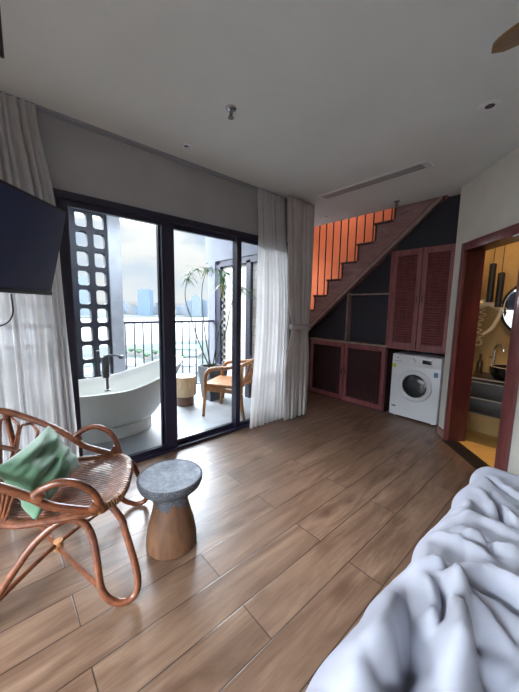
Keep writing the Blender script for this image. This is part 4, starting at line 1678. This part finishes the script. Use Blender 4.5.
bm = new_bm()
rings = []
for f in (0.0, 0.04, 0.15, 0.3, 0.5, 0.7, 0.88, 0.97, 1.0):
    rings.append([(BX + x, BY + y, z) for x, y, z in tub_ring(f)])
r = tub_ring(1.0, 0.012)
rings.append([(BX + x, BY + y, z + 0.008) for x, y, z in r])
r = tub_ring(1.0, 0.03)
rings.append([(BX + x, BY + y, z) for x, y, z in r])
for f in (0.8, 0.5, 0.25):
    rings.append([(BX + x, BY + y, max(z, 0.19)) for x, y, z in tub_ring(f, 0.045)])
rings.append([(BX + x * 0.8, BY + y * 0.9, 0.185) for x, y, z in tub_ring(0.15, 0.06)])
VR = [[bm.verts.new(p) for p in rg] for rg in rings]
for A, B in zip(VR[:-1], VR[1:]):
    for k in range(64):
        bm.faces.new((A[k], A[(k + 1) % 64], B[(k + 1) % 64], B[k]))
bm.faces.new(VR[-1])
bm.faces.new(VR[0][::-1])
bmesh.ops.recalc_face_normals(bm, faces=bm.faces[:])
finish('basin', bm, M_['tub'], tub, sharp=1.2)
bm = new_bm()
pr = [(x * 0.93, y * 0.98) for x, y, z in tub_ring(0.0)]
b = bmesh.new()
prism(b, [(BX + x, BY + y) for x, y in pr], -0.0145, 0.135)
bmesh.ops.bevel(b, geom=[e for e in b.edges if abs(e.verts[0].co.z - e.verts[1].co.z) < 1e-5 and e.verts[0].co.z > 0.1], offset=0.02, segments=3, affect='EDGES')
merge(bm, b)
finish('plinth', bm, M_['tub'], tub)

# tub tap, fixed on the near rim
tx, ty, tz = -3.085, 0.775, 0.575
tt = thing('bathtub_tap', 'grey tap with a hand shower standing on the bathtub rim', 'tap', (tx, ty, tz))
bm = new_bm()
lathe(bm, [(0.0, 0.0), (0.028, 0.0), (0.028, 0.012), (0.013, 0.016), (0.013, 0.14)], 18, (tx, ty, tz))
finish('riser', bm, M_['steel'], tt)
bm = new_bm()
box(bm, (tx - 0.022, ty - 0.04, tz + 0.13), (tx + 0.022, ty + 0.02, tz + 0.34), bev=0.012)
finish('mixer_body', bm, M_['steel'], tt)
bm = new_bm()
tube(bm, [(tx, ty - 0.02, tz + 0.34), (tx - 0.01, ty + 0.06, tz + 0.345), (tx - 0.02, ty + 0.14, tz + 0.325)], 0.012, 10)
box(bm, (tx - 0.04, ty + 0.12, tz + 0.30), (tx, ty + 0.16, tz + 0.335), bev=0.008)
finish('spout', bm, M_['steel'], tt)
bm = new_bm()
tube(bm, [(tx, ty - 0.065, tz + 0.16), (tx, ty - 0.07, tz + 0.40)], lambda t: 0.010 + 0.006 * t, 12, smooth=False)
finish('hand_shower', bm, M_['steel'], tt)

# drum side table
DXc, DYc = -3.86, 2.00
dt_ = thing('drum_side_table', 'round pale wooden drum table on a dark base out on the balcony', 'side table', (DXc, DYc, -0.015))
bm = new_bm()
lathe(bm, [(0.0, -0.0145), (0.125, -0.0145), (0.13, 0.0), (0.13, 0.125), (0.0, 0.126)], 36, (DXc, DYc, 0))
finish('base', bm, M_['dark_wood'], dt_)
bm = new_bm()
lathe(bm, [(0.0, 0.127), (0.155, 0.127), (0.163, 0.14), (0.163, 0.40), (0.157, 0.412), (0.0, 0.413)], 40, (DXc, DYc, 0))
finish('drum', bm, M_['pale_wood'], dt_)

# potted plant
PX, PY = -3.86, 2.48
pp = thing('potted_plant', 'tall thin stemmed plant in a square grey planter by the railing', 'potted plant', (PX, PY, -0.015))
bm = new_bm()
b = bmesh.new()
sq = lambda h, z: [(PX + a * h, PY + c_ * h, z) for a, c_ in ((1, 1), (-1, 1), (-1, -1), (1, -1))]
lv = [sq(0.125, -0.0145), sq(0.165, 0.46), sq(0.165, 0.50), sq(0.148, 0.50), (sq(0.146, 0.46))]
VR = [[b.verts.new(p) for p in q] for q in lv]
for A, B in zip(VR[:-1], VR[1:]):
    for k in range(4):
        b.faces.new((A[k], A[(k + 1) % 4], B[(k + 1) % 4], B[k]))
b.faces.new(VR[0][::-1])
b.faces.new(VR[-1])
bmesh.ops.recalc_face_normals(b, faces=b.faces[:])
merge(bm, b)
finish('planter', bm, M_['pot'], pp)
bm = new_bm()
box(bm, (PX - 0.144, PY - 0.144, 0.45), (PX + 0.144, PY + 0.144, 0.470))
finish('soil', bm, M_['soil'], pp)


def on_plane(x, y, dist=4.42):
    d = ray(x, y)
    return C0 + d * dist


stems = [([(206, 366), (200, 345), (191, 318), (185.5, 300), (186, 285), (191, 274), (198, 268)], [(189, 273), (196, 269), (187, 278)]),
         ([(209, 366), (206, 340), (202.5, 310), (202, 290), (205, 275), (210, 268)], [(205, 270), (209, 269), (213, 270)]),
         ([(213, 366), (218, 335), (223, 310), (224, 290), (221, 274), (218, 269)], [(220, 270), (222, 276), (223, 284), (226, 272)]),
         ([(216, 366), (226, 330), (231, 305), (238, 293), (244, 289)], [(243, 288), (247, 292), (240, 290)])]
rl_ = random.Random(4)
for si, (sp, hubs) in enumerate(stems):
    bm = new_bm()
    P3 = [on_plane(x, y, 4.42 - 0.12 * (si == 3)) for x, y in sp]
    P3[0] = Vector((PX - 0.06 + 0.04 * si, PY - 0.02, 0.468))
    tube(bm, P3, lambda t: 0.0095 - 0.005 * t, 7)
    finish('stem', bm, M_['stem'], pp)
    for hi, (hx, hy_) in enumerate(hubs):
        bm = new_bm()
        c = on_plane(hx, hy_, 4.42 - 0.12 * (si == 3))
        nl = 15
        for q in range(nl):
            a = rl_.uniform(0, 2 * pi)
            el = rl_.uniform(-0.6, 0.8)
            if si == 2:
                el -= 0.7
            L = rl_.uniform(0.10, 0.20)
            d = Vector((cos(a) * cos(el), sin(a) * cos(el), sin(el)))
            side = d.cross(Vector((0, 0, 1)))
            side = side.normalized() if side.length > 1e-3 else Vector((1, 0, 0))
            wd = 0.008
            prev = None
            for k in range(6):
                t = k / 5
                p = c + d * L * t + Vector((0, 0, -0.09 * t * t))
                ww = wd * (1 - t) ** 0.6 * (0.4 + min(1, t * 4) * 0.6)
                va, vb = bm.verts.new(p - side * ww), bm.verts.new(p + side * ww + Vector((0, 0, 0.002)))
                if prev:
                    bm.faces.new((prev[0], prev[1], vb, va))
                prev = (va, vb)
        finish('leaf_tuft', bm, M_['leaf_y'] if (si == 2 and hi == 2) else M_['leaf'], pp, solid=0.0015)

# wooden armchair on the balcony; local x = width, y = towards the front, z up
WF = Vector((-0.86, -0.51, 0)).normalized()
WW = Vector((WF.y, -WF.x, 0))
wl = Vector((-3.27, 1.95, 0))
if WW.dot(Vector((-0.26, 0.55, 0))) < 0:
    WW = -WW
AM = Matrix((WW, WF, Vector((0, 0, 1)))).transposed().to_4x4()
AM.translation = Vector((-3.27, 1.95, -0.014)) - WF * 0.25 + WW * 0.27
wa = thing('wooden_armchair', 'light brown wooden armchair with curved arms out on the balcony', 'chair', tuple(AM.translation))
hw, fd, bd = 0.265, 0.25, -0.33
for s in (-1, 1):
    bm = new_bm()
    tube(bm, [(s * hw, fd, 0.0), (s * hw, fd - 0.02, 0.22), (s * hw, fd - 0.03, 0.45), (s * hw, fd - 0.035, 0.54), (s * hw * 0.99, fd - 0.09, 0.62), (s * hw * 1.0, fd - 0.18, 0.645), (s * hw * 0.98, -0.10, 0.665), (s * hw * 0.9, -0.26, 0.70), (s * hw * 0.72, -0.34, 0.735)],
         lambda t: 0.018 + 0.008 * sin(pi * min(1, t * 1.1)), 10, mtx=AM)
    finish('leg', bm, M_['teak'], wa)
    bm = new_bm()
    tube(bm, [(s * hw, bd + 0.01, 0.0), (s * hw * 0.98, bd + 0.05, 0.22), (s * hw * 0.96, bd + 0.06, 0.42), (s * hw * 0.92, bd + 0.05, 0.69)], lambda t: 0.018 + 0.006 * sin(pi * t), 10, mtx=AM)
    finish('leg', bm, M_['teak'], wa)
bm = new_bm()
b = bmesh.new()
prism(b, [(-hw * 0.95, bd + 0.08), (hw * 0.95, bd + 0.08), (hw, fd - 0.01), (hw * 0.9, fd + 0.02), (-hw * 0.9, fd + 0.02), (-hw, fd - 0.01)], 0.395, 0.435)
bmesh.ops.bevel(b, geom=b.edges[:], offset=0.012, segments=2, affect='EDGES')
b.transform(AM)
merge(bm, b)
finish('seat', bm, M_['teak'], wa)
bm = new_bm()
box(bm, (-hw, fd - 0.05, 0.33), (hw, fd - 0.02, 0.395), AM, bev=0.006)
for s in (-1, 1):
    box(bm, (s * hw - 0.012, bd + 0.07, 0.34), (s * hw + 0.012, fd - 0.03, 0.395), AM, bev=0.006)
finish('apron', bm, M_['teak'], wa)
bm = new_bm()
tube(bm, [(-hw * 0.9, -0.27, 0.70), (-hw * 0.7, -0.34, 0.735), (0, -0.40, 0.76), (hw * 0.7, -0.34, 0.735), (hw * 0.9, -0.27, 0.70)], 0.024, 10, mtx=AM)
finish('top_rail', bm, M_['teak'], wa)
for q in range(7):
    x = -0.17 + q * 0.34 / 6
    yb = -0.40 + 0.06 * (x / 0.17) ** 2
    bm = new_bm()
    tube(bm, [(x * 0.95, bd + 0.09, 0.43), (x, (bd + 0.09 + yb) / 2 - 0.02, 0.60), (x, yb, 0.75)], 0.009, 8, mtx=AM)
    finish('back_slat', bm, M_['teak'], wa)

# ------------------------------------------------------------------ city across the river
GZ = -35.0
bm = new_bm()
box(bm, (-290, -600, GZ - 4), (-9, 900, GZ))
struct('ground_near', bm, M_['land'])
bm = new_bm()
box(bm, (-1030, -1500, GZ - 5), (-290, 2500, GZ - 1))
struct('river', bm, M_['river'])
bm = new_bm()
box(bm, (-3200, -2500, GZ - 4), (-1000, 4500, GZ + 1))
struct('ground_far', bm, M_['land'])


def building(name, label, px0, px1, pytop, dist, m, m2, depth=30.0, base=GZ, group=None, floors=8):
    """tower standing at forward distance dist, spanning the given view directions"""
    a, b_ = C0 + ray(px0, 310) * dist, C0 + ray(px1, 310) * dist
    top = (C0 + ray((px0 + px1) / 2, pytop) * dist).z
    u = Vector((b_.x - a.x, b_.y - a.y, 0))
    wd = u.length
    u.normalize()
    c = (a + b_) / 2
    t = thing(name, label, 'building', (c.x, c.y, base), math.atan2(u.y, u.x), group)
    MM = Matrix.Translation((c.x, c.y, 0)) @ Matrix.Rotation(math.atan2(u.y, u.x), 4, 'Z')
    bm = new_bm()
    box(bm, (-wd / 2, 0, base), (wd / 2, depth, top), MM)
    finish('wall', bm, m, t)
    bm = new_bm()
    hh = (top - base)
    for q in range(floors):
        z = base + hh * (q + 0.45) / floors
        box(bm, (-wd / 2 - 0.15, -0.15, z), (wd / 2 + 0.15, depth + 0.15, z + hh / floors * 0.45), MM)
    finish('window_band', bm, m2, t)
    bm = new_bm()
    box(bm, (-wd * 0.3, depth * 0.2, top), (wd * 0.3, depth * 0.7, top + hh * 0.04 + 1), MM)
    finish('roof_block', bm, m, t)
    return t


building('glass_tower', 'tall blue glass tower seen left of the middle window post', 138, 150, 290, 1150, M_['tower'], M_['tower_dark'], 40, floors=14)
building('apartment_block', 'tall pale blue block seen through the pierced block screen', 78, 91, 277, 1100, M_['hazy_block'], M_['tower'], 40, floors=14)
building('apartment_block', 'white blue tower behind the plant stems, taller of the pair', 192, 200, 296, 1150, M_['hazy_block'], M_['tower'], 30, floors=10)
building('apartment_block', 'white blue block right of its taller twin behind the plant', 200.3, 207, 300, 1200, M_['hazy_block'], M_['tower'], 30, floors=9)
building('apartment_block', 'white blue step shaped block just left of the twin towers', 185, 191.7, 300.5, 1200, M_['hazy_block'], M_['tower'], 30, floors=8)
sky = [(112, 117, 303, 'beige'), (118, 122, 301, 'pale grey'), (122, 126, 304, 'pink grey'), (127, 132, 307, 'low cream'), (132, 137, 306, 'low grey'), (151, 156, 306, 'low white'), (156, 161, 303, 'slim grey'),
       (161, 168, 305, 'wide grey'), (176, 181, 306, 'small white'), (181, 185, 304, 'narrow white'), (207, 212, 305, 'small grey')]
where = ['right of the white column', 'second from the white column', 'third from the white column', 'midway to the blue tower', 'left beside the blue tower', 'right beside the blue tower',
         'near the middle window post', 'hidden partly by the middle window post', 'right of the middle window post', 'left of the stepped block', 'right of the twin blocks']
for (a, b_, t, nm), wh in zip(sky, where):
    building('low_building', '%s low building on the far bank, %s' % (nm, wh), a, b_, t, 1240 + 45 * (a % 3), M_['pale_warm'] if a % 2 else M_['hazy_block'], M_['hazy_block'] if a % 2 else M_['tower'], 40, floors=4)


def shed(label, px0, px1, py, m, dist=None):
    """low roof on the near bank, its roof seen at image row py"""
    d = ray((px0 + px1) / 2, py)
    dist = (GZ + 6 - C0.z) / d.z
    a, b_ = C0 + ray(px0, py) * dist, C0 + ray(px1, py) * dist
    u = Vector((b_.x - a.x, b_.y - a.y, 0))
    wd = u.length
    c = (a + b_) / 2
    an = math.atan2(u.y, u.x)
    t = thing('low_warehouse', label, 'building', (c.x, c.y, GZ), an)
    MM = Matrix.Translation((c.x, c.y, 0)) @ Matrix.Rotation(an, 4, 'Z')
    bm = new_bm()
    box(bm, (-wd / 2, -6, GZ), (wd / 2, 8, GZ + 5.5), MM)
    finish('wall', bm, M_['white_block'], t)
    bm = new_bm()
    b = bmesh.new()
    prism(b, [(-7, GZ + 5.5), (9, GZ + 5.5), (1, GZ + 8.0)], -wd / 2 - 0.5, wd / 2 + 0.5, 'YZ')
    b.transform(MM)
    merge(bm, b)
    finish('roof', bm, m, t)


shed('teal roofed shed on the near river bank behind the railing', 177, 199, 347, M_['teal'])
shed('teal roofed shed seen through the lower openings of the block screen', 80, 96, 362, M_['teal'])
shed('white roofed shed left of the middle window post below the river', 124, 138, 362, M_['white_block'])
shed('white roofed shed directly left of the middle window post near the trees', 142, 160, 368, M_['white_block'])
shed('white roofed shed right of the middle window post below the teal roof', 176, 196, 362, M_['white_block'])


def far_tree(label, px, py, rpx):
    d = ray(px, py)
    dist = (GZ + 4 - C0.z) / d.z
    c = C0 + d * dist
    r = rpx * dist / FPX
    bm = new_bm()
    b = bmesh.new()
    bmesh.ops.create_icosphere(b, subdivisions=3, radius=r)
    for v in b.verts:
        v.co *= 1 + 0.35 * noise.noise(v.co * (2.2 / r) + Vector((px, py, 0)))
        v.co.z *= 0.75
    b.transform(Matrix.Translation((c.x, c.y, max(c.z, GZ + r * 0.8))))
    merge(bm, b)
    t = thing('tree', label, 'tree', (c.x, c.y, GZ))
    finish('crown', bm, M_['tree'], t)
    bm = new_bm()
    tube(bm, [(c.x, c.y, GZ), (c.x, c.y, max(c.z, GZ + r * 0.8))], 0.5, 6, smooth=False)
    finish('trunk', bm, M_['dark_wood'], t)


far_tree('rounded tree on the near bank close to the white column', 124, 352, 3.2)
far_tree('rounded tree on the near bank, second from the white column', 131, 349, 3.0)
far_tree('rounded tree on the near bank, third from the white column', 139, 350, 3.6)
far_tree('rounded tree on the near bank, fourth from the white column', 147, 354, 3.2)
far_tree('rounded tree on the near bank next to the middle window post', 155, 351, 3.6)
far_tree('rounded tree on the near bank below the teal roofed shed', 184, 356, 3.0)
